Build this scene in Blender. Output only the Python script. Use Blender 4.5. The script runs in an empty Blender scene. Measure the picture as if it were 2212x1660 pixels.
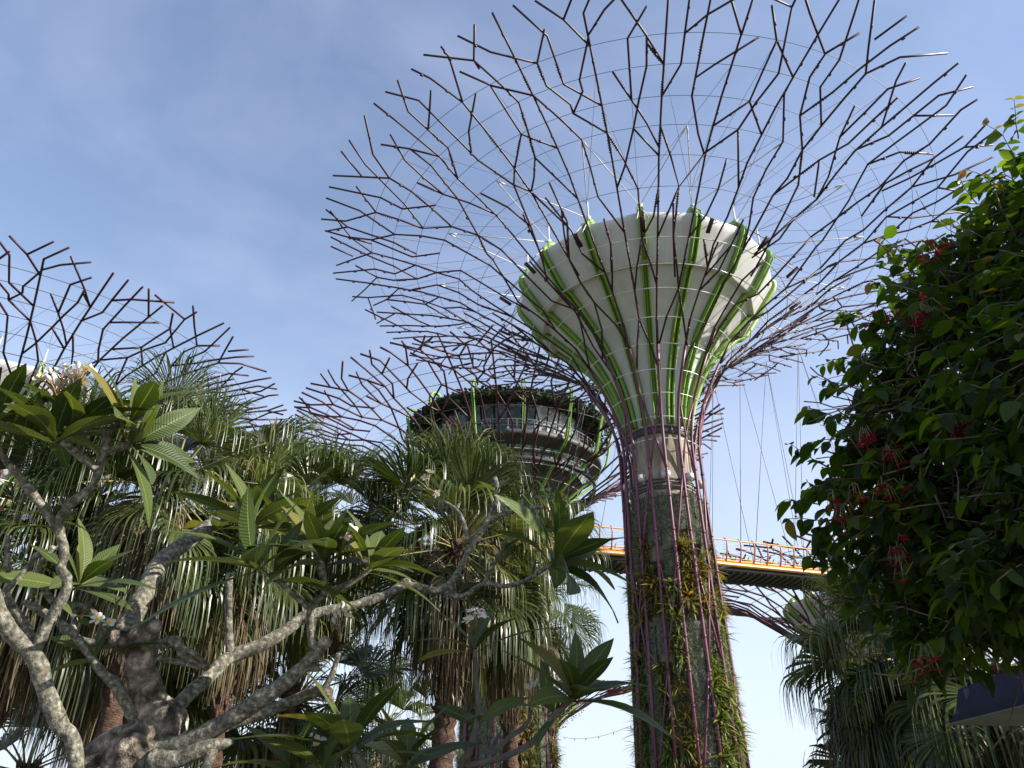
import bpy, math, random
import numpy as np
from mathutils import Vector, Matrix
random.seed(11)
rng = np.random.default_rng(5)
sc = bpy.context.scene
COL = sc.collection
R = math.radians
pi = math.pi

# ------------------------------------------------------------------ camera, world, sun, exposure
EYE = 1.6
FPX, PITCH = 1596.4, R(28.88)
cam = bpy.data.cameras.new('camera')
cam.sensor_width = 36.0
cam.lens = 36.0 * FPX / 2212.0
cam.clip_start = 0.05
cam.clip_end = 3000
camo = bpy.data.objects.new('camera', cam)
camo.location = (0, 0, EYE)
camo.rotation_euler = (R(90) + PITCH, 0, 0)
COL.objects.link(camo)
sc.camera = camo

SUN_AZ, SUN_EL = R(106), R(29)
SDIR = Vector((math.sin(SUN_AZ) * math.cos(SUN_EL), math.cos(SUN_AZ) * math.cos(SUN_EL), math.sin(SUN_EL)))
world = bpy.data.worlds.new('World')
sc.world = world
world.use_nodes = True
wn = world.node_tree
wn.nodes.clear()
wo = wn.nodes.new('ShaderNodeOutputWorld')
bg = wn.nodes.new('ShaderNodeBackground')
sky = wn.nodes.new('ShaderNodeTexSky')
sky.sky_type = 'NISHITA'
sky.sun_disc = False
sky.sun_elevation = SUN_EL
sky.sun_rotation = SUN_AZ
sky.air_density = 1.0
sky.dust_density = 0.6
sky.ozone_density = 1.6
wtc = wn.nodes.new('ShaderNodeTexCoord')
wmp = wn.nodes.new('ShaderNodeMapping')
wmp.inputs['Scale'].default_value = (1.0, 1.2, 2.0)
wmp.inputs['Rotation'].default_value = (0.25, 0.4, 0.3)
wnz = wn.nodes.new('ShaderNodeTexNoise')
wnz.inputs['Scale'].default_value = 1.5
wnz.inputs['Detail'].default_value = 5
wnz.inputs['Roughness'].default_value = 0.56
wnz.inputs['Distortion'].default_value = 0.6
wrp = wn.nodes.new('ShaderNodeValToRGB')
wrp.color_ramp.elements[0].position = 0.40
wrp.color_ramp.elements[0].color = (0.10, 0.10, 0.10, 1)
wrp.color_ramp.elements[1].position = 0.80
wrp.color_ramp.elements[1].color = (0.46, 0.46, 0.46, 1)
wmx = wn.nodes.new('ShaderNodeMixRGB')
wmx.inputs['Color2'].default_value = (3.9, 4.1, 5.4, 1)
wl = wn.links
wl.new(wtc.outputs['Generated'], wmp.inputs['Vector'])
wl.new(wmp.outputs['Vector'], wnz.inputs['Vector'])
wl.new(wnz.outputs['Fac'], wrp.inputs['Fac'])
wl.new(wrp.outputs['Color'], wmx.inputs['Fac'])
wl.new(sky.outputs['Color'], wmx.inputs['Color1'])
# paler, milkier air low over the horizon
wsp = wn.nodes.new('ShaderNodeSeparateXYZ')
wl.new(wtc.outputs['Generated'], wsp.inputs[0])
whz = wn.nodes.new('ShaderNodeMapRange')
whz.interpolation_type = 'SMOOTHSTEP'
whz.inputs['From Min'].default_value = -0.05; whz.inputs['From Max'].default_value = 0.62
whz.inputs['To Min'].default_value = 0.92; whz.inputs['To Max'].default_value = 0.0
wl.new(wsp.outputs['Z'], whz.inputs['Value'])
wm2 = wn.nodes.new('ShaderNodeMixRGB')
wm2.inputs['Color2'].default_value = (3.5, 4.0, 4.75, 1)
wl.new(whz.outputs[0], wm2.inputs['Fac'])
wl.new(wmx.outputs['Color'], wm2.inputs['Color1'])
wl.new(wm2.outputs['Color'], bg.inputs['Color'])
bg.inputs['Strength'].default_value = 0.108
wl.new(bg.outputs['Background'], wo.inputs['Surface'])

sun = bpy.data.lights.new('sun', 'SUN')
sun.energy = 5.0
sun.angle = R(0.5)
sun.color = (1.0, 0.93, 0.82)
suno = bpy.data.objects.new('sun', sun)
suno.rotation_euler = SDIR.to_track_quat('Z', 'Y').to_euler()
suno.location = (30, 0, 60)
COL.objects.link(suno)

vs = sc.view_settings
vs.view_transform = 'Standard'
vs.look = 'None'
vs.exposure = 1.15
vs.gamma = 1.0
vs.use_curve_mapping = False
sc.cycles.max_bounces = 8
sc.cycles.transparent_max_bounces = 8

# ------------------------------------------------------------------ helpers
CP, SP = math.cos(PITCH), math.sin(PITCH)
def ray(x, y):
    u = (x - 1106) / FPX; v = (830 - y) / FPX
    return Vector((u, CP - v * SP, SP + v * CP))
def at(x, y, D):
    """a point of the place seen at photo position x, y and D metres away over the ground"""
    d = ray(x, y); h = math.hypot(d.x, d.y)
    return Vector((d.x * D / h, d.y * D / h, EYE + d.z * D / h))
def mpp(x, y, D):
    d = ray(x, y); return D / math.hypot(d.x, d.y) / FPX
def polar(az, D, z=0.0):
    return Vector((D * math.sin(R(az)), D * math.cos(R(az)), z))

def mk(name, V, F, mat, parent=None, smooth=False, uv=None, loc=None):
    """one mesh object from vertices and a list of face arrays"""
    me = bpy.data.meshes.new(name)
    V = np.asarray(V, dtype=np.float32).reshape(-1, 3)
    if isinstance(F, np.ndarray): F = [F]
    arrs = []
    if len(F) and not isinstance(F[0], np.ndarray):
        by = {}
        for f in F: by.setdefault(len(f), []).append(f)
        arrs = [np.array(v, dtype=np.int32) for v in by.values()]
    else:
        arrs = [a for a in F if len(a)]
    me.vertices.add(len(V)); me.vertices.foreach_set('co', V.ravel())
    nl = sum(a.size for a in arrs); nf = sum(len(a) for a in arrs)
    loops = np.concatenate([a.ravel() for a in arrs]).astype(np.int32)
    tot = np.concatenate([np.full(len(a), a.shape[1], np.int32) for a in arrs])
    st = np.concatenate([[0], np.cumsum(tot)[:-1]]).astype(np.int32)
    me.loops.add(nl); me.loops.foreach_set('vertex_index', loops)
    me.polygons.add(nf); me.polygons.foreach_set('loop_start', st); me.polygons.foreach_set('loop_total', tot)
    if smooth: me.polygons.foreach_set('use_smooth', np.ones(nf, dtype=bool))
    me.update(calc_edges=True)
    if uv is not None:
        ul = me.uv_layers.new(name='UVMap')
        ul.data.foreach_set('uv', np.asarray(uv, dtype=np.float32)[loops].ravel())
    for m in (mat if isinstance(mat, (list, tuple)) else [mat]): me.materials.append(m)
    o = bpy.data.objects.new(name, me); COL.objects.link(o)
    if parent is not None: o.parent = parent
    if loc is not None: o.location = loc
    return o

def thing(name, label, cat, loc=(0, 0, 0), group=None):
    o = bpy.data.objects.new(name, None); COL.objects.link(o)
    o.empty_display_size = 0.3
    o.location = loc; o['label'] = label; o['category'] = cat
    if group: o['group'] = group
    return o
def tag(o, label, cat, group=None):
    o['label'] = label; o['category'] = cat
    if group: o['group'] = group
    return o

class MB:
    """collects tubes, boxes, strips"""
    def __init__(s): s.V = []; s.F = []; s.n = 0; s.U = []
    def add(s, V, F, U=None):
        V = np.asarray(V, dtype=np.float64).reshape(-1, 3)
        b = s.n
        s.V.append(V); s.n += len(V)
        for f in F: s.F.append(tuple(int(i) + b for i in f))
        s.U.append(np.zeros((len(V), 2)) if U is None else np.asarray(U))
    def tube(s, pts, rad, n=6, cap=True, sub=None):
        P = np.array([tuple(p) for p in pts], dtype=np.float64)
        k = len(P)
        if k < 2: return
        rad = np.full(k, rad) if np.isscalar(rad) else np.asarray(rad, dtype=float)
        T = np.gradient(P, axis=0)
        T[0] = P[1] - P[0]; T[-1] = P[-1] - P[-2]
        for i in range(1, k - 1):
            a = P[i] - P[i-1]; b = P[i+1] - P[i]
            T[i] = a / (np.linalg.norm(a) + 1e-9) + b / (np.linalg.norm(b) + 1e-9)
        T /= (np.linalg.norm(T, axis=1)[:, None] + 1e-9)
        up = np.array([0, 0, 1.0]) if abs(T[0][2]) < 0.9 else np.array([1.0, 0, 0])
        V = []; a = np.arange(n) * 2 * pi / n
        N = np.cross(T[0], up); N /= np.linalg.norm(N)
        for i in range(k):
            N = N - T[i] * N.dot(T[i]); N /= (np.linalg.norm(N) + 1e-9)
            B = np.cross(T[i], N)
            V.append(P[i] + rad[i] * (np.cos(a)[:, None] * N + np.sin(a)[:, None] * B))
        F = []
        for i in range(k - 1):
            for j in range(n):
                j2 = (j + 1) % n
                F.append((i*n + j, i*n + j2, (i+1)*n + j2, (i+1)*n + j))
        if cap:
            F.append(tuple(range(n - 1, -1, -1))); F.append(tuple((k-1)*n + j for j in range(n)))
        s.add(np.concatenate(V), F)
    def box(s, c, size, rot=None):
        sx, sy, sz = [q / 2 for q in size]
        V = np.array([(x, y, z) for x in (-sx, sx) for y in (-sy, sy) for z in (-sz, sz)])
        if rot is not None: V = V @ np.array(rot.to_matrix()).T
        s.add(V + np.array(tuple(c)), [(0,1,3,2),(4,6,7,5),(0,4,5,1),(2,3,7,6),(0,2,6,4),(1,5,7,3)])
    def lathe(s, prof, n=48, a0=0, a1=2*pi, close=True):
        m = n if close else n + 1
        a = a0 + (a1 - a0) * np.arange(m) / n
        V = np.concatenate([np.stack([r*np.sin(a), -r*np.cos(a), np.full(m, z)], 1) for r, z in prof])
        F = []
        for i in range(len(prof) - 1):
            for j in range(n):
                j2 = (j + 1) % m
                F.append((i*m + j, i*m + j2, (i+1)*m + j2, (i+1)*m + j))
        s.add(V, F)
    def build(s, name, mat, parent=None, smooth=False, loc=None, uv=False):
        V = np.concatenate(s.V)
        return mk(name, V, s.F, mat, parent, smooth, np.concatenate(s.U) if uv else None, loc)

def inst(tV, tF, M):
    """template verts (n,3), quads (q,k), matrices (m,4,4) -> arrays"""
    m, n = len(M), len(tV)
    V = np.einsum('mij,nj->mni', M[:, :3, :3], tV) + M[:, None, :3, 3]
    F = (tF[None] + (np.arange(m) * n)[:, None, None]).reshape(-1, tF.shape[1])
    return V.reshape(-1, 3), F
def frames(P, X, Z, S):
    """matrices with local x along X, local z near Z, at P, scale S"""
    X = X / (np.linalg.norm(X, axis=1)[:, None] + 1e-9)
    Z = Z - X * (X * Z).sum(1)[:, None]
    Z /= (np.linalg.norm(Z, axis=1)[:, None] + 1e-9)
    Y = np.cross(Z, X)
    M = np.zeros((len(P), 4, 4))
    S = np.asarray(S)
    if S.ndim == 1: S = np.stack([S, S, S], 1)
    M[:, :3, 0] = X * S[:, 0:1]; M[:, :3, 1] = Y * S[:, 1:2]; M[:, :3, 2] = Z * S[:, 2:3]
    M[:, :3, 3] = P; M[:, 3, 3] = 1
    return M

# ------------------------------------------------------------------ materials
def nodes(name):
    m = bpy.data.materials.new(name); m.use_nodes = True
    nt = m.node_tree; b = nt.nodes['Principled BSDF']
    return m, nt, b
def ramp(nt, stops):
    r = nt.nodes.new('ShaderNodeValToRGB')
    els = r.color_ramp.elements
    while len(els) < len(stops): els.new(0.5)
    for e, (p, c) in zip(els, stops): e.position = p; e.color = (*c, 1)
    return r
def noise(nt, scale, detail=5, rough=0.55, stretch=None):
    tc = nt.nodes.new('ShaderNodeTexCoord'); nz = nt.nodes.new('ShaderNodeTexNoise')
    nz.inputs['Scale'].default_value = scale; nz.inputs['Detail'].default_value = detail
    nz.inputs['Roughness'].default_value = rough
    if stretch:
        mp = nt.nodes.new('ShaderNodeMapping'); mp.inputs['Scale'].default_value = stretch
        nt.links.new(tc.outputs['Object'], mp.inputs['Vector']); nt.links.new(mp.outputs['Vector'], nz.inputs['Vector'])
    else: nt.links.new(tc.outputs['Object'], nz.inputs['Vector'])
    return nz
def surf(name, stops, scale=3.0, rough=0.6, bump=0.0, bscale=None, stretch=None, metal=0.0, spec=0.5, detail=6, bdist=0.02):
    m, nt, b = nodes(name)
    nz = noise(nt, scale, detail, 0.6, stretch); rp = ramp(nt, stops)
    nt.links.new(nz.outputs['Fac'], rp.inputs['Fac']); nt.links.new(rp.outputs['Color'], b.inputs['Base Color'])
    b.inputs['Roughness'].default_value = rough; b.inputs['Metallic'].default_value = metal
    b.inputs['Specular IOR Level'].default_value = spec
    if bump:
        n2 = noise(nt, bscale or scale * 4, 5, 0.6, stretch); bp = nt.nodes.new('ShaderNodeBump')
        bp.inputs['Strength'].default_value = bump; bp.inputs['Distance'].default_value = bdist
        nt.links.new(n2.outputs['Fac'], bp.inputs['Height']); nt.links.new(bp.outputs['Normal'], b.inputs['Normal'])
    return m
def leafy(name, stops, trans=0.35, rough=0.42, spec=0.4, tcol=None, veins=False, objvar=False):
    """leaf: colour differs from leaf to leaf, light passes through"""
    m, nt, b = nodes(name)
    geo = nt.nodes.new('ShaderNodeNewGeometry'); rp = ramp(nt, stops)
    src = geo.outputs['Random Per Island']
    if objvar:
        oi = nt.nodes.new('ShaderNodeObjectInfo'); mx = nt.nodes.new('ShaderNodeMath'); mx.operation = 'MULTIPLY_ADD'
        mx.inputs[1].default_value = 0.5
        h = nt.nodes.new('ShaderNodeMath'); h.operation = 'MULTIPLY'; h.inputs[1].default_value = 0.5
        nt.links.new(oi.outputs['Random'], h.inputs[0])
        nt.links.new(src, mx.inputs[0]); nt.links.new(h.outputs[0], mx.inputs[2]); src = mx.outputs[0]
    nt.links.new(src, rp.inputs['Fac'])
    colr = rp.outputs['Color']
    if veins:
        uvn = nt.nodes.new('ShaderNodeUVMap'); sp = nt.nodes.new('ShaderNodeSeparateXYZ')
        nt.links.new(uvn.outputs['UV'], sp.inputs[0])
        ab = nt.nodes.new('ShaderNodeMath'); ab.operation = 'ABSOLUTE'; nt.links.new(sp.outputs['Y'], ab.inputs[0])
        ma = nt.nodes.new('ShaderNodeMath'); ma.operation = 'MULTIPLY_ADD'; ma.inputs[1].default_value = -0.09
        nt.links.new(ab.outputs[0], ma.inputs[0]); nt.links.new(sp.outputs['X'], ma.inputs[2])
        mu = nt.nodes.new('ShaderNodeMath'); mu.operation = 'MULTIPLY'; mu.inputs[1].default_value = 150.0
        nt.links.new(ma.outputs[0], mu.inputs[0])
        sn = nt.nodes.new('ShaderNodeMath'); sn.operation = 'SINE'; nt.links.new(mu.outputs[0], sn.inputs[0])
        mr = nt.nodes.new('ShaderNodeMapRange'); mr.inputs['From Min'].default_value = 0.75
        mr.inputs['To Max'].default_value = 0.3
        nt.links.new(sn.outputs[0], mr.inputs['Value'])
        mid = nt.nodes.new('ShaderNodeMapRange'); mid.inputs['From Min'].default_value = 0.07; mid.inputs['From Max'].default_value = 0.02
        mid.inputs['To Max'].default_value = 0.9
        nt.links.new(ab.outputs[0], mid.inputs['Value'])
        mxm = nt.nodes.new('ShaderNodeMath'); mxm.operation = 'MAXIMUM'
        nt.links.new(mr.outputs[0], mxm.inputs[0]); nt.links.new(mid.outputs[0], mxm.inputs[1])
        vm = nt.nodes.new('ShaderNodeMixRGB'); vm.inputs['Color2'].default_value = (0.15, 0.19, 0.06, 1)
        nt.links.new(mxm.outputs[0], vm.inputs['Fac']); nt.links.new(colr, vm.inputs['Color1']); colr = vm.outputs['Color']
        bp = nt.nodes.new('ShaderNodeBump'); bp.inputs['Strength'].default_value = 0.25; bp.inputs['Distance'].default_value = 0.003
        nt.links.new(sn.outputs[0], bp.inputs['Height']); nt.links.new(bp.outputs['Normal'], b.inputs['Normal'])
    nt.links.new(colr, b.inputs['Base Color'])
    b.inputs['Roughness'].default_value = rough; b.inputs['Specular IOR Level'].default_value = spec
    if trans:
        tr = nt.nodes.new('ShaderNodeBsdfTranslucent'); mix = nt.nodes.new('ShaderNodeMixShader')
        hs = nt.nodes.new('ShaderNodeMixRGB'); hs.blend_type = 'MULTIPLY'; hs.inputs['Fac'].default_value = 1
        hs.inputs['Color2'].default_value = (*(tcol or (2.6, 2.3, 0.8)), 1)
        nt.links.new(colr, hs.inputs['Color1']); nt.links.new(hs.outputs['Color'], tr.inputs['Color'])
        mix.inputs['Fac'].default_value = trans
        nt.links.new(b.outputs[0], mix.inputs[1]); nt.links.new(tr.outputs[0], mix.inputs[2])
        nt.links.new(mix.outputs[0], nt.nodes['Material Output'].inputs['Surface'])
    return m

M = {}
M['plum'] = surf('plum_steel_shaded', [(0.3, (0.026, 0.007, 0.012)), (0.7, (0.042, 0.010, 0.019))], 0.6, 0.5, spec=0.4)  # darkened: shade of rods seen against the sky is in the colour
M['plum_trunk_lit'] = surf('plum_steel_lower_lit', [(0.3, (0.075, 0.014, 0.034)), (0.7, (0.12, 0.023, 0.055))], 0.5, 0.42, spec=0.5)  # lighter copy of the same steel: sunlight on lower stems put into the colour
M['plum_sunlit'] = surf('plum_steel_sunlit', [(0.3, (0.038, 0.009, 0.016)), (0.7, (0.062, 0.013, 0.025))], 0.6, 0.5, spec=0.4)  # another lighter copy: sun on the farther trees' rods painted into the colour
M['cable'] = surf('dark_wire', [(0.3, (0.05, 0.05, 0.055)), (0.7, (0.09, 0.09, 0.10))], 2, 0.5)
M['silver'] = surf('galvanised_steel', [(0.3, (0.42, 0.42, 0.42)), (0.7, (0.58, 0.58, 0.58))], 2, 0.4, metal=0.3)
M['white'] = surf('white_steel', [(0.3, (0.42, 0.42, 0.41)), (0.7, (0.54, 0.54, 0.53))], 2, 0.45)
M['green'] = surf('lime_paint', [(0.3, (0.14, 0.26, 0.035)), (0.7, (0.19, 0.33, 0.045))], 0.6, 0.45)
M['dark'] = surf('dark_paint', [(0.3, (0.014, 0.014, 0.015)), (0.7, (0.028, 0.028, 0.03))], 1.5, 0.7)
M['greydark'] = surf('dark_grey_panel', [(0.3, (0.035, 0.035, 0.037)), (0.7, (0.06, 0.06, 0.06))], 0.8, 0.6)
M['concrete'] = surf('weathered_concrete', [(0.32, (0.07, 0.058, 0.042)), (0.5, (0.21, 0.18, 0.135)), (0.68, (0.38, 0.335, 0.265))], 1.3, 0.85, 0.5, 6, (1.6, 1.6, 0.22), bdist=0.03)
M['orange'] = surf('orange_paint', [(0.3, (0.62, 0.27, 0.035)), (0.7, (0.76, 0.36, 0.06))], 0.8, 0.5)
M['rust'] = surf('orange_brown_paint', [(0.3, (0.33, 0.12, 0.045)), (0.7, (0.45, 0.17, 0.06))], 0.8, 0.5)

def funnel_mat():
    m, nt, b = nodes('white_membrane')
    nz = noise(nt, 0.7, 6, 0.6, (1.5, 1.5, 0.35)); rp = ramp(nt, [(0.25, (0.40, 0.405, 0.405)), (0.6, (0.50, 0.505, 0.505))])
    nt.links.new(nz.outputs['Fac'], rp.inputs['Fac'])
    # panel joints
    tc = nt.nodes.new('ShaderNodeTexCoord'); sp = nt.nodes.new('ShaderNodeSeparateXYZ'); nt.links.new(tc.outputs['Object'], sp.inputs[0])
    at2 = nt.nodes.new('ShaderNodeMath'); at2.operation = 'ARCTAN2'
    nt.links.new(sp.outputs['X'], at2.inputs[0]); nt.links.new(sp.outputs['Y'], at2.inputs[1])
    mu = nt.nodes.new('ShaderNodeMath'); mu.operation = 'MULTIPLY'; mu.inputs[1].default_value = 48 / (2 * pi)
    nt.links.new(at2.outputs[0], mu.inputs[0])
    fr = nt.nodes.new('ShaderNodeMath'); fr.operation = 'FRACT'; nt.links.new(mu.outputs[0], fr.inputs[0])
    lt = nt.nodes.new('ShaderNodeMath'); lt.operation = 'LESS_THAN'; lt.inputs[1].default_value = 0.03
    nt.links.new(fr.outputs[0], lt.inputs[0])
    ml = nt.nodes.new('ShaderNodeMath'); ml.operation = 'MULTIPLY'; ml.inputs[1].default_value = 0.35
    nt.links.new(lt.outputs[0], ml.inputs[0])
    mx = nt.nodes.new('ShaderNodeMixRGB'); mx.inputs['Color2'].default_value = (0.25, 0.25, 0.25, 1)
    nt.links.new(ml.outputs[0], mx.inputs['Fac']); nt.links.new(rp.outputs['Color'], mx.inputs['Color1'])
    nt.links.new(mx.outputs['Color'], b.inputs['Base Color'])
    b.inputs['Roughness'].default_value = 0.55
    return m
M['funnel'] = funnel_mat()
def glass_mat():
    m, nt, b = nodes('tinted_window')
    geo = nt.nodes.new('ShaderNodeNewGeometry'); rp = ramp(nt, [(0.0, (0.05, 0.07, 0.09)), (1.0, (0.10, 0.13, 0.155))])
    nt.links.new(geo.outputs['Random Per Island'], rp.inputs['Fac']); nt.links.new(rp.outputs['Color'], b.inputs['Base Color'])
    b.inputs['Roughness'].default_value = 0.05; b.inputs['Specular IOR Level'].default_value = 0.35
    return m
M['glass'] = glass_mat()
M['lowglass'] = surf('pale_glazing', [(0.35, (0.05, 0.09, 0.085)), (0.6, (0.25, 0.33, 0.31)), (0.7, (0.55, 0.62, 0.6))], 1.6, 0.15, stretch=(2, 2, 0.6), spec=0.8)

M['palm'] = leafy('fan_palm_leaf', [(0.0, (0.017, 0.028, 0.007)), (0.45, (0.038, 0.055, 0.014)), (0.8, (0.085, 0.105, 0.032)), (1.0, (0.23, 0.19, 0.09))], 0.24, 0.36, 0.5, (1.7, 1.7, 0.6), objvar=True)
M['palm_dead'] = leafy('dry_palm_leaf', [(0.0, (0.045, 0.032, 0.016)), (0.6, (0.13, 0.095, 0.052)), (1.0, (0.27, 0.21, 0.125))], 0.2, 0.6, 0.3, (1.2, 1.1, 0.9), objvar=True)
M['petiole'] = surf('palm_stalk', [(0.3, (0.13, 0.14, 0.04)), (0.7, (0.24, 0.20, 0.07))], 3, 0.5)
M['palm_trunk'] = surf('palm_trunk', [(0.3, (0.022, 0.012, 0.008)), (0.5, (0.085, 0.042, 0.026)), (0.7, (0.20, 0.115, 0.078))], 7, 0.9, 1.0, 24, (1, 1, 2.4), bdist=0.07)
M['inflo'] = surf('palm_flower_stalk', [(0.3, (0.22, 0.19, 0.05)), (0.7, (0.33, 0.26, 0.08))], 4, 0.6)
M['plum_leaf'] = leafy('frangipani_leaf', [(0.0, (0.025, 0.044, 0.010)), (0.6, (0.043, 0.066, 0.015)), (0.95, (0.072, 0.092, 0.022)), (1.0, (0.16, 0.13, 0.03))], 0.24, 0.5, 0.28, (2.0, 1.9, 0.6), veins=True)
M['bark'] = surf('lichen_bark', [(0.34, (0.036, 0.032, 0.025)), (0.47, (0.092, 0.085, 0.064)), (0.56, (0.155, 0.148, 0.113)), (0.66, (0.29, 0.285, 0.225))], 55, 0.9, 0.9, 60, detail=10, bdist=0.012)
M['bark_old'] = surf('old_fissured_bark', [(0.36, (0.020, 0.016, 0.013)), (0.47, (0.075, 0.06, 0.046)), (0.57, (0.20, 0.17, 0.13)), (0.68, (0.44, 0.38, 0.30))], 19, 0.95, 1.0, 34, detail=12, bdist=0.03)
M['railing'] = surf('railing_grey', [(0.3, (0.14, 0.14, 0.14)), (0.7, (0.2, 0.2, 0.2))], 2, 0.5)
M['green_dim'] = surf('lime_paint_darker', [(0.3, (0.12, 0.24, 0.03)), (0.7, (0.17, 0.31, 0.04))], 0.6, 0.55)  # slightly darker, rougher lime for the observation tree's ribs
M['bark_dark'] = surf('grey_bark', [(0.3, (0.05, 0.046, 0.04)), (0.55, (0.11, 0.105, 0.09)), (0.75, (0.17, 0.165, 0.14))], 22, 0.9, 0.6, 60, bdist=0.008)
M['petal'] = leafy('white_petal', [(0.0, (0.58, 0.55, 0.46)), (1.0, (0.68, 0.66, 0.6))], 0.3, 0.5, 0.3, (0.9, 0.9, 0.85))
M['yolk'] = leafy('yellow_throat', [(0.0, (0.8, 0.48, 0.04)), (1.0, (0.85, 0.58, 0.08))], 0.2, 0.5, 0.3, (1, 0.9, 0.5))
M['stalk'] = surf('red_green_stalk', [(0.3, (0.14, 0.15, 0.05)), (0.7, (0.22, 0.09, 0.05))], 6, 0.5)
M['vine_leaf'] = leafy('creeper_leaf', [(0.0, (0.011, 0.024, 0.005)), (0.6, (0.022, 0.043, 0.008)), (0.97, (0.038, 0.066, 0.012)), (1.0, (0.13, 0.10, 0.025))], 0.48, 0.5, 0.22, (4.2, 3.9, 0.7))
M['vine_young'] = leafy('young_creeper_leaf', [(0.0, (0.12, 0.14, 0.03)), (1.0, (0.25, 0.12, 0.06))], 0.45, 0.45, 0.4, (1.8, 1.6, 0.8))
M['twig'] = surf('brown_twig', [(0.3, (0.07, 0.05, 0.036)), (0.7, (0.19, 0.14, 0.105))], 8, 0.8)
M['red'] = leafy('crimson_petal', [(0.0, (0.13, 0.005, 0.016)), (0.8, (0.24, 0.010, 0.035)), (1.0, (0.4, 0.07, 0.10))], 0.3, 0.5, 0.3, (1.5, 0.8, 0.8))
M['tube'] = surf('pale_flower_tube', [(0.3, (0.12, 0.13, 0.045)), (0.7, (0.18, 0.11, 0.06))], 6, 0.5)
M['tilland'] = leafy('grey_airplant', [(0.0, (0.17, 0.185, 0.135)), (1.0, (0.40, 0.43, 0.33))], 0.12, 0.7, 0.2, (1, 1, 0.9))
M['fern'] = leafy('wall_fern', [(0.0, (0.045, 0.075, 0.018)), (0.6, (0.115, 0.15, 0.038)), (1.0, (0.25, 0.25, 0.075))], 0.3, 0.4, 0.5, (2, 2, 0.6))
M['brom'] = leafy('bromeliad', [(0.0, (0.06, 0.09, 0.022)), (0.55, (0.16, 0.18, 0.045)), (0.8, (0.26, 0.16, 0.05)), (1.0, (0.19, 0.045, 0.04))], 0.3, 0.35, 0.5, (2, 1.8, 0.6))
M['backing'] = surf('planting_felt', [(0.3, (0.014, 0.013, 0.010)), (0.7, (0.035, 0.032, 0.022))], 3, 0.95)
M['moss'] = surf('grey_moss', [(0.3, (0.045, 0.052, 0.036)), (0.7, (0.12, 0.135, 0.095))], 12, 0.95)
M['navy'] = surf('navy_fascia', [(0.3, (0.012, 0.013, 0.032)), (0.62, (0.020, 0.021, 0.048)), (0.72, (0.14, 0.13, 0.11))], 5, 0.75, stretch=(1, 1, 0.5), spec=0.15)
M['soffit'] = surf('grey_green_soffit', [(0.3, (0.07, 0.083, 0.078)), (0.7, (0.11, 0.125, 0.117))], 1.5, 0.6)
M['ground'] = surf('lawn', [(0.3, (0.07, 0.085, 0.035)), (0.7, (0.17, 0.165, 0.11))], 0.15, 0.95, 0.4, 8)
M['paving'] = surf('pale_paving', [(0.3, (0.25, 0.235, 0.21)), (0.7, (0.36, 0.34, 0.31))], 0.9, 0.85, 0.2, 9)

# ------------------------------------------------------------------ setting
def ground():
    V = [(-1500, -1500, 0), (1500, -1500, 0), (1500, 1500, 0), (-1500, 1500, 0)]
    o = mk('ground', V, [(0, 1, 2, 3)], M['ground']); o['kind'] = 'structure'
    a = np.linspace(-0.9, 0.9, 25)
    inner = [(math.sin(t) * 20 - 2, math.cos(t) * 20 - 2, 0.004) for t in a]
    outer = [(math.sin(t) * 26 - 2, math.cos(t) * 26 - 2, 0.004) for t in a]
    V = inner + outer; n = len(inner)
    p = mk('path', V, [(i, n + i, n + i + 1, i + 1)[::-1] for i in range(n - 1)], M['paving']); p['kind'] = 'structure'
    V = [(-9, -12, 0.004), (12, -12, 0.004), (12, 1.6, 0.004), (-9, 1.6, 0.004)]
    p = mk('pavement', V, [(0, 1, 2, 3)], M['paving']); p['kind'] = 'structure'
ground()

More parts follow.
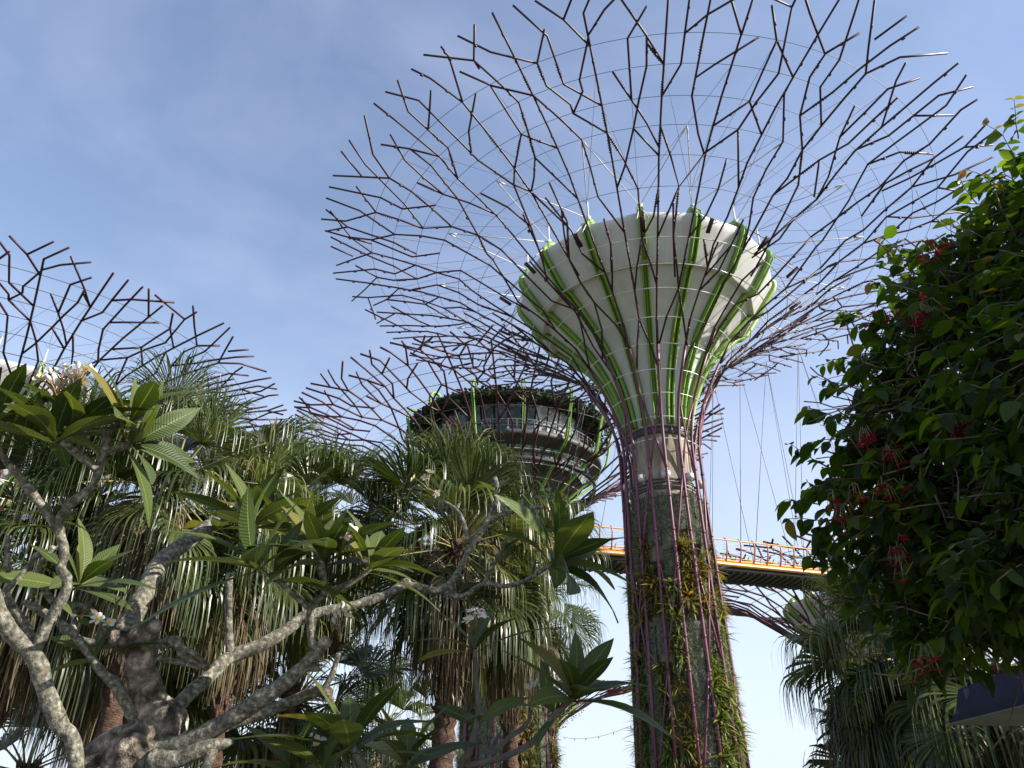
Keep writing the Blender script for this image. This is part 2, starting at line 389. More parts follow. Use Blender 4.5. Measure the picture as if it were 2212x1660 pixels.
# ------------------------------------------------------------------ supertrees
# steel canopy as laid out on its regular grid: column (1/64 turn), ring level
LAT = """-4,15.29;-4,14.46;-4,14;-4,13;-4,12;-4,11;-4,10;-4,9.15;-4,8.6;-4,8.27;-4,7.33 -3.5,15.26;-3,14.47;-3,14;-3,13;-2,12 -3,15.2;-2.5,14.7;-2,14;-2,13;-2,12;-2,11;-2,10;-2,9.14;-2,8.54;-2,8 -2,14;-2,14.23;-1.5,14.69;-1.24,14.85 -2.5,14.7;-2.21,15.04 -3,12;-2.5,12.6;-2.5,13;-2,14.19;-2,14.72;-1.79,14.96 -3,12;-3,12.31;-3.5,13.16;-3.5,14;-3,14.64 -3.5,14;-4.5,14.64;-5,15.23 -3,12;-2,11;-1.5,10;-1,9;-1,8.62;-1,8 -5,14.44;-5,14.66;-4.5,15.25 -5,11;-4.73,12;-4.5,13;-4.71,13.81;-5,14.66;-6,15.28 -5,11;-5.5,10.39;-6,10 -5,11;-4.29,9.54;-4,9.14 -5.5,15.23;-5.5,15.01;-6,14 -6.5,15.23;-6.28,14.86;-6,14;-6,12.72;-6,11;-6,9.87;-6,9;-6,8.13;-6,7.26 -5.5,14.62;-5,14;-5,12;-4,11 -5,14;-4,13;-3.5,12;-3,11;-3,10;-3,9;-2,8.18 -5,12;-6,11 -5.5,14;-6.5,13;-7,12.35;-7,12;-6.5,10.56;-6,10 -7,12;-7,12.73;-7,14.65;-7.5,15.25 -7,15.24;-7.5,14.63;-7.5,14;-7.5,13;-8.23,12 -6.5,14.65;-7.5,14 -8,15.27;-8,14.61;-8,14;-8,13;-8.23,12;-8.26,11;-8.28,10;-8.23,9 -6,11;-6.5,10.51;-7,9;-7.75,8.21 -8.5,15.26;-9.5,14.66;-10,14 -10,15.3;-10.5,14.67 -11,15.28;-10,14;-10,13;-10.5,11;-10,10;-9.5,9;-9.5,8.53 -9.5,15.26;-10,14.71;-10.73,13;-11.5,12;-10.5,11 -8.5,14;-8,13 -9,14.63;-8.5,14;-8.5,13;-9,11.47;-10,10;-10.5,9.33 -8.5,14.59;-9,13.86;-9.28,12;-8.24,10 -9.5,13;-9.28,12 -11.5,15.3;-11,14;-11,13;-10,12 -11,14.7;-11.76,14 -13,15.4;-12.74,14.79;-11.76,14;-11.5,12 -12,15.32;-12,14.44;-12.5,13;-11.5,11;-11.5,10.23;-11,9 -12.5,15.3;-13,14.73 -13.5,15.29;-13,14.73;-13,13;-13.21,12 -13.5,14.75;-13.28,14;-12.5,13 -13.28,14;-13.5,12.17;-12.5,11 -13.5,15.33;-13.5,14 -1,14.71;-0.5,14;0,13 -0.5,14.62;-1,14;-1,12 -0.5,14;-0.5,13;-1,11;-1.5,9.8;-2,9.14 -1.5,13;-1,12;0,10.26;0,10 -1,11;0,10 -5,10;-5,9;-5,8.73;-6,8 -6,10;-5,8.53;-5,8;-4,7 -3,8.55;-3,8;-3.5,7 -8,11;-7,9 0,14.7;0,12.72;0,12;0,11;0,10;0,9.15;0,8.36;0,6.47 -0.5,13.77;0,13 0.5,14.68;0.5,14;0.5,13;0,12 0.5,14;1,14.37;1.5,14.68 1,14.67;1,14;1,12;1.5,10.72;2,10 1,12;1,12.56;1.5,13;2.5,14 1.5,14.69;2,14;2,13;2,12;2,11;2,10.15;2,9;2,8;2,6.49 2,14;2,14.74 2.5,14.66;3,14;4,13;4,12;4,11;4,10;4,9.15;4,8.52;3.75,7.87;4,7 2.5,14.8;3,14.69;3.5,13;3,11;2,10.13 3,14.86;3,14.69 3,14;3,12;4,11 3,12;2,11 4,15.02;4,14.39;4,14;4,13;4,12.49;5,11;5,10;5,9;5.5,8.51;6,8 3.22,14.89;3.5,14.66;4.5,14;4.5,13.16;5,12;6,11;7,10;7.23,9;8,7.28 5,14.63;4.5,14 4.5,15.13;5,14;5,13;6,12 4.8,15.22;5.5,14.47;6,14 5.78,15.24;5.5,14.64 6.27,15.21;6,14.68;5.72,14;5.5,13;5,12 7.5,15.2;6.5,14.62;6,14;6,13;6,12;6,11;6.25,10;6,9.32;6,8.51;6,8 6.76,14.61;7,14.22;8,13 7.5,14.57;7,14;7,12 6.5,13;7,12;8,10.78;8.5,10 7.5,14;7.5,12;7,11;6,9.36 8,15.23;8,14.72;8,14;8,13;8,12;8.21,11;8.5,10;8,9;8,8.53;7,7.87 8.5,15.23;9,14.66;9,14;9,12;9.5,11.34;10,10.81;11,9.37 9,15.22;8.5,14.64;8.5,13;8,12 8.5,14;9.5,14.69 9.5,15.21;9.5,14.88;10,14;10,13;10.5,12;10.5,11;10.5,10;10,9 9,12;9.5,13;10.5,14 0,11;1,9;2,10.13 7,11;8.28,10 3,10;3,9;2.73,8.5;2,8 1,9;0,8 1,9;1,8;1.5,6.48 3,11;4,9.2 5,8.56;5,8;4,6.63 8,9.13;7,8 11.76,10.3;10.5,8.76 11.22,11.15;12.22,9.63 0,8;0,5;0,3.82;0.21,3 -2,8;-2,7.21;-2,6;-2,5;0,3 -2,5;-3.5,3.15 -1,8;-2,6 0,9;-0.25,8.43;-1,8;0,6.14 0.79,8.68;1,8;1.5,7;2,6;0.25,4 2,6;4.29,4 2,8;2,6.57;2,6 3,8;4,7 4,8;4,7;4,6;4,5.16;4,4.21;4,3 5,8.55;5,8;5,7;4,6 6,8;6,6.69;6.23,5;4,3.15 8,8;7.5,7;7.75,5;7.79,3 -4,8.6;-4,8;-4,7;-4,6;-4,5.13;-4,4;-4,3 -3,8.55;-3,8;-3.29,7.24;-4,6.15 -5,9;-5.5,8.51;-6,8;-6.21,7;-6,6;-3.78,4 -6,6;-6.77,5;-8.5,4 -5.5,9.61;-5,8.52;-5,8;-4,7 -7,9.49;-7.5,8.4;-8.5,7.67;-8,6;-9.5,5.13;-11.8,4 -8.5,8.4;-8.5,7.2;-8.28,6;-9,4.58;-7.72,3"""
RINGS = np.array([(2.55,19.0),(2.75,20.4),(3.16,21.86),(3.81,23.2),(4.6,24.6),(5.5,26.0),(6.9,27.2),(8.14,28.1),(9.56,29.0),(12.0,30.7),
    (13.4,31.75),(15.0,32.4),(16.5,32.95),(18.17,33.4),(19.68,33.8),(22,34.35),(25,35.0),(30,36)])
LOWER = [(-16, 2.98, -1.6), (-11, 2.82, 4), (-7, 2.68, 9), (-3, 2.56, 15), (0, 2.55, 19.0)]   # cage below ring 0
def lattice():
    polys = [[tuple(map(float, q.split(','))) for q in l.split(';')] for l in LAT.split()]
    ext = []
    for P in polys:
        P = list(P)
        for e in (0, -1):
            c, t = P[e]; c1, t1 = P[1 if e == 0 else -2]
            if -2.6 < c < 4.6 and t > 14.665 and t > t1 and abs(t - 14.66) > 0.006 and t - t1 > 0.02 and not (c in (2.0, 3.0) and t < 14.76):
                k = 0.42 / (t - t1); k = min(k, 2.0)
                P[e] = (c + (c - c1) * k, min(t + (t - t1) * k, 15.4))
        ext.append(P)
    A = [P for P in ext if -13.6 < np.mean([q[0] for q in P]) < 10.8]
    src = [P for P in A if -13.3 < np.mean([q[0] for q in P]) < 7.0]
    out = list(A)
    for sh in (24, 44): out += [[(c + sh, t) for c, t in P] for P in src]
    # carry strand feet down to the sixteen stems
    pts = [(c, t, i) for i, P in enumerate(out) for c, t in P]
    feet = []
    for i, P in enumerate(out):
        lo = P[0] if P[0][1] < P[-1][1] else P[-1]
        c, t = lo
        if t <= 3.3 or t > 10.9: continue
        near = False
        for j, Q in enumerate(out):
            if j == i: continue
            for (a, b), (a2, b2) in zip(Q[:-1], Q[1:]):
                l2 = (a2 - a) ** 2 + (b2 - b) ** 2 + 1e-9
                w = max(0, min(1, ((c - a) * (a2 - a) + (t - b) * (b2 - b)) / l2))
                if abs(a + w * (a2 - a) - c) < 0.3 and abs(b + w * (b2 - b) - t) < 0.35 and min(b, b2) < t + 0.2: near = True; break
            if near: break
        if not near: feet.append((i, c, t))
    for i, c, t in feet:
        tc = round(c / 4) * 4
        path = [(c, t)]
        tt = math.floor(t - 0.01)
        first = True
        while tt > 3:
            if not first and (tt % 2 == 0):
                d = max(-1.5, min(1.5, tc - c)); c += d
            path.append((c, float(tt))); tt -= 1; first = False
        path.append((tc, 3.0))
        out.append(path)
    return out
POLYS = lattice()

def supertree(name, label, loc, rmap, zmap, rod=0.062, hoop=0.016, detail=True, ribs=16, rot=0.0, lower=True, rib_r=None, funnel=True, seg=6, steel='plum'):
    root = thing(name, label, 'supertree', loc)
    az = math.atan2(loc[0], loc[1])
    def P3(c, t, lift=0.0):
        th = (c * 5.625 + 7.3) * pi / 180 + rot
        if t < 0:
            r = np.interp(t, [q[0] for q in LOWER], [q[1] for q in LOWER]); z = np.interp(t, [q[0] for q in LOWER], [q[2] for q in LOWER])
        else:
            r = np.interp(t, range(len(RINGS)), RINGS[:, 0]); z = np.interp(t, range(len(RINGS)), RINGS[:, 1])
        r = rmap(r, z); z = zmap(z) + EYE + lift
        a = th - az
        return Vector((r * math.sin(a), -r * math.cos(a), z))
    stems = [MB() for _ in range(16)]
    low = [MB() for _ in range(16)]
    for k in range(16):
        c = 4 * k
        pts = [P3(c, t) for t in (-15.99, -11, -7, -3, 0, 1, 2, 3, 4, 5)]
        low[k].tube(pts[:9], rod * 1.6, seg); stems[k].tube(pts[8:], rod * 1.35, seg)
        if lower:
            # crossing braces
            lv = [-14.5, -9.5, -5.2, -1.5, 2.0]
            for q in range(4) if k % 2 == 0 else range(1, 4, 2):
                s = 1 if (k + q) % 2 == 0 else -1
                a, b = lv[q], lv[q + 1]
                low[k].tube([P3(c + s * 4 * (w - 0.0), a + (b - a) * w, 0) for w in (0.04, 0.35, 0.7, 0.98)], rod * 1.1, seg)
            if detail:
                for q in range(10):
                    t = -14 + q * 1.4
                    p, p2 = P3(c, t), P3(c, t + 0.12); low[k].tube([p, p2], rod * 1.95, seg)
    rr = random.Random(3)
    for P in POLYS:
        top = P[0] if P[0][1] > P[-1][1] else P[-1]
        lo = P[0] if P[0][1] < P[-1][1] else P[-1]
        k = int(round(lo[0] / 4)) % 16
        fine = []
        for (a, b), (a2, b2) in zip(P[:-1], P[1:]):
            n = max(1, int(abs(b2 - b) / 1.01 + 0.3), int(abs(a2 - a) / 1.1 + 0.3))
            for j in range(n): fine.append((a + (a2 - a) * j / n, b + (b2 - b) * j / n))
        fine.append(P[-1])
        up = 0.0
        stems[k].tube([P3(c, t, 0.03 * (j % 2)) for j, (c, t) in enumerate(fine)], rod, seg)
        if detail:
            for (a, b), (a2, b2) in zip(P[:-1], P[1:]):
                L = (P3(a, b) - P3(a2, b2)).length
                if L < 0.6: continue
                d = (P3(a2, b2) - P3(a, b)).normalized()
                if rr.random() < 0.6:
                    p = P3(a + (a2 - a) * 0.5, b + (b2 - b) * 0.5) - Vector((0, 0, rod)); stems[k].tube([p - d * 0.09, p + d * 0.09], rod * 1.15, seg)
                if rr.random() < 0.22 and L > 1.2 and max(b, b2) < 14.3:
                    p = P3(a, b) + d * 0.4
                    for j in range(6): stems[k].tube([p + d * (0.14 * j), p + d * (0.14 * j + 0.035)], rod * 1.6, seg)
    for k in range(16):
        stems[k].build('branch', M[steel], root, True); low[k].build('stem', M['plum_trunk_lit'], root, True)
    if hoop:
        for t in range(0, 15):
            m = MB()
            thick = 0.033 if t <= 8 else hoop
            m.tube([P3(c, t, 0.06) for c in np.arange(0, 64.5, 1 if t < 9 else 0.5)], thick, 5, False)
            m.build('hoop', M['silver'] if t <= 8 else M['cable'], root, True)
    return root, P3, az

ident_r = lambda r, z: r
ident_z = lambda z: z
MAIN = polar(12.228, 45)
main, MP3, MAZ = supertree('supertree', 'tallest supertree in view, purple branches around a white funnel with lime ribs', MAIN, ident_r, ident_z)

def rib_profile_pts(prof, n=26):
    P = np.array(prof); s = np.concatenate([[0], np.cumsum(np.hypot(*np.diff(P, axis=0).T))])
    q = np.linspace(0, s[-1], n)
    return np.stack([np.interp(q, s, P[:, 0]), np.interp(q, s, P[:, 1])], 1)
def smooth_prof(prof, k=5):
    # Catmull-Rom through a profile
    P = [np.array(p, float) for p in prof]; P = [2 * P[0] - P[1]] + P + [2 * P[-1] - P[-2]]
    out = []
    for i in range(1, len(P) - 2):
        for j in range(k):
            t = j / k
            out.append(0.5 * ((2*P[i]) + (-P[i-1]+P[i+1])*t + (2*P[i-1]-5*P[i]+4*P[i+1]-P[i+2])*t*t + (-P[i-1]+3*P[i]-3*P[i+1]+P[i+2])*t**3))
    out.append(P[-2]); return [tuple(p) for p in out]

def fin(mb, prof, ang, off, width, depth_in, depth_out, closed=True):
    """a plate that stands out from the profile, following it"""
    P = np.array(prof); T = np.gradient(P, axis=0); T /= np.linalg.norm(T, axis=1)[:, None]
    N = np.stack([T[:, 1], -T[:, 0]], 1)     # outward, downward
    V = []; n = len(P)
    s, c = math.sin(ang), -math.cos(ang)
    tx, ty = math.cos(ang), math.sin(ang)
    for i in range(n):
        for dep in (-depth_in, depth_out):
            for w in (-width / 2, width / 2):
                r = P[i, 0] + N[i, 0] * dep; z = P[i, 1] + N[i, 1] * dep
                V.append((r * s + tx * (off + w), r * c + ty * (off + w), z))
    F = []
    for i in range(n - 1):
        a, b = 4 * i, 4 * i + 4
        F += [(a, a+1, b+1, b), (a+1, a+3, b+3, b+1), (a+3, a+2, b+2, b+3), (a+2, a, b, b+2)]
    F += [(0, 2, 3, 1), (4*n-4, 4*n-3, 4*n-1, 4*n-2)]
    mb.add(V, F)

def funnel(root, P3, prof, rimprof, nrib, rib0, s=1.0, struts=True, ribw=0.085):
    az = math.atan2(root.location.x, root.location.y)
    m = MB(); ph = R(rib0) - az
    m.lathe([(r, z + EYE) for r, z in prof], nrib * 4, ph, ph + 2 * pi)
    f = m.build('funnel', M['funnel'], root, True)
    m = MB(); m.lathe([(r, z + EYE) for r, z in rimprof], nrib, ph, ph + 2 * pi)
    m.build('rim_band', M['funnel'], f, False)
    allp = [(r + 0.02, z + EYE) for r, z in prof[1:-4]] + [(r + 0.02, z + EYE) for r, z in rimprof[8:-8]]
    allp = rib_profile_pts(allp, 40)
    for k in range(nrib):
        a = R(rib0 + 360 / nrib * k) - az
        m = MB()
        fin(m, allp, a, -0.17 * s, ribw * s, 0.03, 0.3 * s); fin(m, allp, a, 0.17 * s, ribw * s, 0.03, 0.3 * s)
        fin(m, allp, a, 0.0, 0.24 * s, 0.05, 0.06 * s)
        # rounded hook over the rim
        e = allp[-1]
        cx, cz, rad = e[0] - 0.05, e[1] + 0.05, 0.42 * s
        hook = [(cx + rad * math.cos(t), cz + rad * math.sin(t)) for t in np.linspace(-0.9, 2.6, 12)]
        for off in (-0.17, 0.17): fin(m, hook, a, off * s, ribw * s, 0.16 * s, 0.16 * s)
        m.build('green_rib', M['green'], root)
        if struts:
            m = MB(); h = P3
            tip = Vector(((cx + 0.25) * math.sin(a), -(cx + 0.25) * math.cos(a), cz + 0.5 * s))
            m.tube([tip - Vector((0, 0, 0.6)), tip + Vector((0, 0, 1.5 * s))], 0.06 * s, 6)
            m.box(tip, (0.3 * s, 0.3 * s, 0.4 * s))
            cc = (math.degrees(a + az) - 7.3) / 5.625
            for dc, t in ((-2, 11), (2, 11)):
                q = P3(round(cc + dc), t); m.tube([tip + Vector((0, 0, 0.1)), q], 0.032 * s, 6)
                d = (q - tip).normalized(); m.tube([q - d * 0.6, q - d * 0.2], 0.05 * s, 6)
            for dc in (-0.35, 0.35):
                q = P3(cc + dc, 8.35) + Vector((0, 0, 0.25)); m.tube([tip, q], 0.036 * s, 6)
            m.build('strut', M['white'], root, True)
            m = MB(); q = P3(cc, 8.3) + Vector((0, 0, 0.15))
            fin(m, [(math.hypot(q.x, q.y) - 0.45, q.z - 0.38), (math.hypot(q.x, q.y) + 0.35, q.z + 0.1)], a, 0, 0.24, 0.05, 0.05)
            m.build('bracket', M['plum'], root)
            m = MB()
            for dc, t in ((-3, 13), (3, 13), (0, 14), (-1, 12)):
                m.tube([tip + Vector((0, 0, 1.4 * s)), P3(round(cc + dc), t)], 0.013, 4)
            m.build('cable', M['cable'], root)
    return f
FUN = smooth_prof([(1.9, 20.2), (2.05, 20.9), (2.35, 22.2), (3.15, 24.2), (4.35, 26.2), (5.7, 27.7), (6.75, 28.75), (7.1, 29.2)], 5)
RIM = smooth_prof([(6.95, 29.0), (7.35, 28.92), (7.55, 29.1), (8.55, 30.55), (8.93, 31.15), (9.0, 31.5), (8.85, 31.72), (8.4, 31.8), (6.0, 31.6), (0.3, 31.4)], 4)
funnel(main, MP3, FUN, RIM, 16, 2.5)

# trunk core of the main tree
def trunk_core(root, prof, rings, name='trunk'):
    m = MB(); m.lathe([(r, z) for r, z in prof], 64)
    t = m.build(name, M['concrete'], root, True)
    for r, z, h in rings:
        q = MB(); q.lathe([(r, z), (r + 0.05, z + 0.02), (r + 0.05, z + h), (r, z + h + 0.02)], 64); q.build('collar', M['greydark'], t)
    return t
CORE = [(2.5, 0), (2.3, 4), (2.12, 9), (2.0, 13), (1.9, 17), (1.86, 19.5), (1.9, 20.6), (1.88, 22.2)]
trunk_core(main, CORE, [(1.87, 18.2, 0.12), (1.87, 17.6, 0.08), (2.0, 13.2, 0.05), (2.1, 10.6, 0.05), (1.95, 21.3, 0.5)])

# blades for wall planting
def blade_template(w=0.07, droop=0.35, n=3):
    V = []
    for i in range(n + 1):
        t = i / n; ww = w * (1 - t) ** 0.7 * (0.55 + 1.2 * t if t < 0.4 else 1.03)
        V += [(t, -ww, -droop * t * t), (t, ww, -droop * t * t)]
    F = [(2*i, 2*i+1, 2*i+3, 2*i+2) for i in range(n)]
    return np.array(V), np.array(F)
BL = blade_template(0.055, 0.45); BLs = blade_template(0.05, 0.1, 1); BLw = blade_template(0.11, 0.5, 3)
def planting(root, az, core, z0, z1, ncol, layout, dens, blade_scale=1.0, rad_off=0.36, side=None):
    """planted panels hung round a trunk, each panel a part"""
    cr = [r for r, z in core]; cz = [z for r, z in core]
    cnt = 0
    for k in range(ncol):
        for (za, zb, kind) in layout(k):
            a0 = 2 * pi * k / ncol - az; wid = 2 * pi / ncol * (0.92 if kind == 't' else 0.8)
            zz = np.linspace(za, zb, max(2, int((zb - za) / 1.5) + 2))
            m = MB(); aa = np.linspace(-wid / 2, wid / 2, 5)
            V = [];
            for z in zz:
                r = np.interp(z, cz, cr) + rad_off
                for a in aa: V.append((r * math.sin(a0 + a), -r * math.cos(a0 + a), z))
            F = [(i*5+j, i*5+j+1, i*5+j+6, i*5+j+5) for i in range(len(zz)-1) for j in range(4)]
            V = np.array(V); F = np.array(F)
            area = (zb - za) * wid * np.interp((za+zb)/2, cz, cr)
            if kind == 't': d, nb, ln, mat, tpl = 20 * dens, 13, 0.33, 'tilland', BLs
            elif kind == 'f': d, nb, ln, mat, tpl = 17 * dens, 12, 0.44, 'fern', BL if rng.random() < 0.5 else BLw
            else: d, nb, ln, mat, tpl = 12 * dens, 13, 0.42, 'brom', BLw if rng.random() < 0.75 else BL
            nc = max(3, int(area * d))
            ca = a0 + rng.uniform(-wid / 2, wid / 2, nc); czz = rng.uniform(za, zb, nc)
            rad = np.interp(czz, cz, cr) + rad_off + 0.02
            if kind == 't': rad += rng.uniform(0, 0.06, nc)
            P = np.stack([rad * np.sin(ca), -rad * np.cos(ca), czz], 1)
            N = np.stack([np.sin(ca), -np.cos(ca), 0.25 * np.ones(nc)], 1)
            Pb = np.repeat(P, nb, 0); Nb = np.repeat(N, nb, 0)
            D = Nb * rng.uniform(0.3, 1.0, (len(Pb), 1)) + rng.normal(0, 0.62, (len(Pb), 3))
            sgn = (D * Nb).sum(1); D[sgn < 0.05] += Nb[sgn < 0.05] * 0.9
            csz = np.repeat(rng.uniform(0.75, 1.2, nc) if kind == 't' else rng.choice([0.6, 0.8, 1.0, 1.2, 1.4, 2.1], nc, p=[.2, .25, .22, .18, .1, .05]), nb)
            S = ln * blade_scale * csz * rng.uniform(0.7, 1.15, len(Pb))
            up = np.tile(np.array([[0, 0, 1.0]]), (len(Pb), 1)) + rng.normal(0, 0.3, (len(Pb), 3))
            MV, MF = inst(tpl[0], tpl[1], frames(Pb, D, up, S))
            me = mk('planting_panel', np.concatenate([V, MV]), np.concatenate([F, MF + len(V)]), [M['moss' if kind == 't' else 'backing'], M[mat]], root)
            idx = np.concatenate([np.zeros(len(F), np.int32), np.ones(len(MF), np.int32)])
            me.data.polygons.foreach_set('material_index', idx)
            cnt += 1
def main_layout(k):
    # silver air-plant strips alternate with ferny and bromeliad blocks and bare concrete
    kk = k % 18
    r = random.Random(k * 7 + 1)
    if kk % 3 == 0: return [(0.2, 7.2, 'b' if r.random() < .5 else 'f'), (7.5, 11.8, 'f'), (12.3, 17.3, 't')]
    if kk % 3 == 1: return [(0.2, 9.8, 't'), (10.2, 14.6, 'b' if r.random() < 0.6 else 'f'), (15.0, 17.2, 't')]
    return [(0.2, 7.7 + r.uniform(-.4, .4), 'f' if r.random() < .5 else 'b'), (8.2, 9.9, 't'), (10.2, 13.2, 'b'), (14.2, 17.4, 't')]
planting(main, MAZ, CORE, 0, 17, 18, main_layout, 2.0, 1.1, 0.30)

def floodlights(root, az, r, z, n, a0=0.1):
    for k in range(n):
        a = a0 + 2 * pi * k / n - az
        m = MB(); c = Vector((r * math.sin(a), -r * math.cos(a), z))
        q = Matrix.Rotation(a, 4, 'Z').to_euler()
        m.box(c, (0.52, 0.34, 0.42), q)
        d = Vector((math.sin(a), -math.cos(a), 0))
        m.box(c + d * 0.19 + Vector((0, 0, 0.02)), (0.44, 0.05, 0.34), q)
        m.tube([c - d * 0.15 - Vector((0, 0, 0.2)), c - d * 0.55 - Vector((0, 0, 0.3))], 0.05, 6)
        m.build('floodlight', M['silver'], root)
floodlights(main, MAZ, 2.3, 18.35, 9)
m = MB(); m.tube([(2.05 * math.sin(t), -2.05 * math.cos(t), 18.0) for t in np.linspace(0, 2 * pi, 49)], 0.05, 6, False); m.tube([(2.05 * math.sin(t), -2.05 * math.cos(t), 17.75) for t in np.linspace(0, 2 * pi, 49)], 0.05, 6, False); m.build('ring_rail', M['greydark'], main, True)

# ------------------------------------------------------------------ the observation supertree
POD = polar(-0.3, 80)
def pod_r(r, z): return r * 1.0 + 1.8
def pod_z(z): return z * 1.05
pod, PP3, PAZ = supertree('supertree', 'supertree with a round glass-walled observation deck set inside its purple branches', POD, pod_r, pod_z, rod=0.1, hoop=0.03, detail=False, steel='plum_sunlit')
PCORE = [(4.5, 0), (4.25, 6), (4.0, 12), (3.7, 18), (3.5, 23), (3.45, 25)]
trunk_core(pod, PCORE, [(3.5, 22.6, 0.25)])
def pod_layout(k):
    r = random.Random(k * 5 + 3)
    if k % 3 == 0: return [(0.2, 17, 't'), (18, 22, 'f')]
    if k % 3 == 1: return [(0.2, 8.5, 'b'), (9, 16.5, 'f'), (17, 21.5, 'b')]
    return [(0.2, 12.5, 'f' if r.random() < .5 else 't'), (13, 21, 't')]
planting(pod, PAZ, PCORE, 0, 22, 22, pod_layout, 0.55, 1.5, 0.3)
def pod_house(root, az):
    z = lambda v: v + EYE
    m = MB(); m.lathe([(3.4, z(24)), (3.9, z(25.5)), (5.2, z(28)), (7.4, z(30.2)), (9.0, z(31.2)), (9.1, z(31.5)), (6.0, z(31.6))], 64)
    m.build('underside', M['greydark'], root, True)
    m = MB(); m.lathe([(8.6, z(31.55)), (10.5, z(32.35)), (10.75, z(32.4)), (10.75, z(32.95)), (10.6, z(33.0)), (7.5, z(33.0)), (7.5, z(32.6)), (8.6, z(31.56))], 72)
    m.build('deck', M['greydark'], root)
    m = MB(); m.lathe([(9.7, z(29.9)), (10.0, z(29.95)), (10.0, z(30.35)), (9.7, z(30.35)), (9.7, z(29.9))], 72)
    m.build('lower_ring', M['dark'], root)
    # low glazing below the deck
    n = 40
    for (r0, z0, r1, z1, mat, nm, nn) in ((8.5, 30.35, 9.4, 32.0, 'lowglass', 'lower_window', 36), (7.9, 33.0, 8.9, 37.0, 'glass', 'window', 36)):
        m = MB()
        for k in range(nn):
            a0, a1 = 2 * pi * k / nn + 0.012, 2 * pi * (k + 1) / nn - 0.012
            V = [(r0 * math.sin(a0), -r0 * math.cos(a0), z(z0)), (r0 * math.sin(a1), -r0 * math.cos(a1), z(z0)), (r1 * math.sin(a1), -r1 * math.cos(a1), z(z1)), (r1 * math.sin(a0), -r1 * math.cos(a0), z(z1))]
            if nm == 'window':
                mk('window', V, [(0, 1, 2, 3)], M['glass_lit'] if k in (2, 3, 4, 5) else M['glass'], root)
            else: m.add(V, [(0, 1, 2, 3)])
        if nm != 'window': m.build(nm, M[mat], root)
    m = MB()
    for k in range(36):
        a = 2 * pi * k / 36
        m.tube([(7.9 * math.sin(a), -7.9 * math.cos(a), z(33.0)), (8.9 * math.sin(a), -8.9 * math.cos(a), z(37.0))], 0.045, 4)
    m.lathe([(8.35, z(34.8)), (8.45, z(34.8)), (8.47, z(34.9)), (8.37, z(34.9))], 72)
    m.build('window_frame', M['dark'], root)
    # railing
    m = MB(); 
    for zz, rr_ in ((34.15, 0.045), (33.75, 0.015), (33.45, 0.015)):
        m.tube([(10.6 * math.sin(a), -10.6 * math.cos(a), z(zz)) for a in np.linspace(0, 2 * pi, 73)], rr_, 5, False)
    for k in range(72):
        a = 2 * pi * k / 72; m.tube([(10.6 * math.sin(a), -10.6 * math.cos(a), z(33)), (10.6 * math.sin(a), -10.6 * math.cos(a), z(34.15))], 0.028, 4)
    m.build('railing', M['railing'], root)
    # roof
    m = MB(); m.lathe([(8.9, z(37.0)), (10.2, z(37.25)), (11.2, z(37.4)), (10.8, z(37.6)), (7, z(38.0)), (0.3, z(38.2))], 64)
    m.build('roof', M['dark'], root, True)
    # leaf-patterned screens hanging round the roof edge
    n = 4600
    a = rng.uniform(0, 2 * pi, n); u = rng.random(n); lob = 0.5 + 0.5 * np.sin(a * 12)
    r = 8.9 + 2.9 * np.minimum(1, u * 1.4); zz = 37.0 + 0.35 * np.minimum(1, u * 1.4) - np.maximum(0, u - 0.7) * 6.5 * (0.35 + 0.65 * lob) + rng.normal(0, 0.06, n)
    P = np.stack([r * np.sin(a), -r * np.cos(a), zz + EYE], 1)
    D = rng.normal(0, 1, (n, 3)); D[:, 2] *= 0.6
    Z = np.stack([np.sin(a), -np.cos(a), -0.8 + 0 * a], 1) + rng.normal(0, .2, (n, 3))
    tV = np.array([(0, -.1, 0), (.35, -.5, 0), (1, 0, 0), (.35, .5, 0), (0, .1, 0)]); tF = np.array([(0, 1, 2, 3)])
    V, F = inst(tV, tF, frames(P, D, Z, np.full(n, 0.42)))
    mk('leaf_screen', V, F, M['screen'], root)
    prof = smooth_prof([(3.6, z(23.0)), (4.3, z(25.5)), (6.2, z(28.3)), (8.8, z(30.6)), (10.9, z(32.3)), (11.5, z(33.8)), (11.9, z(35.8)), (12.3, z(37.3)), (12.0, z(38.2)), (11.2, z(38.3)), (10.7, z(37.7))], 4)
    for k in range(14):
        m = MB(); an = 2 * pi * (k + 0.3) / 14 - az
        fin(m, prof, an, -0.11, 0.07, 0.12, 0.14); fin(m, prof, an, 0.11, 0.07, 0.12, 0.14)
        m.build('green_rib', M['green_dim'], root)
M['screen'] = leafy('dark_green_screen', [(0, (0.012, 0.03, 0.008)), (1, (0.03, 0.055, 0.016))], 0, 0.6, 0.3)
M['glass_lit'] = surf('pale_window_lit', [(0.3, (0.30, 0.33, 0.345)), (0.7, (0.36, 0.39, 0.40))], 0.15, 0.08, spec=0.8)  # paler copy of the glass: brightness of lit panes put into the colour
pod_house(pod, PAZ)
floodlights(pod, PAZ, 5.2, 14, 9, 0.25)

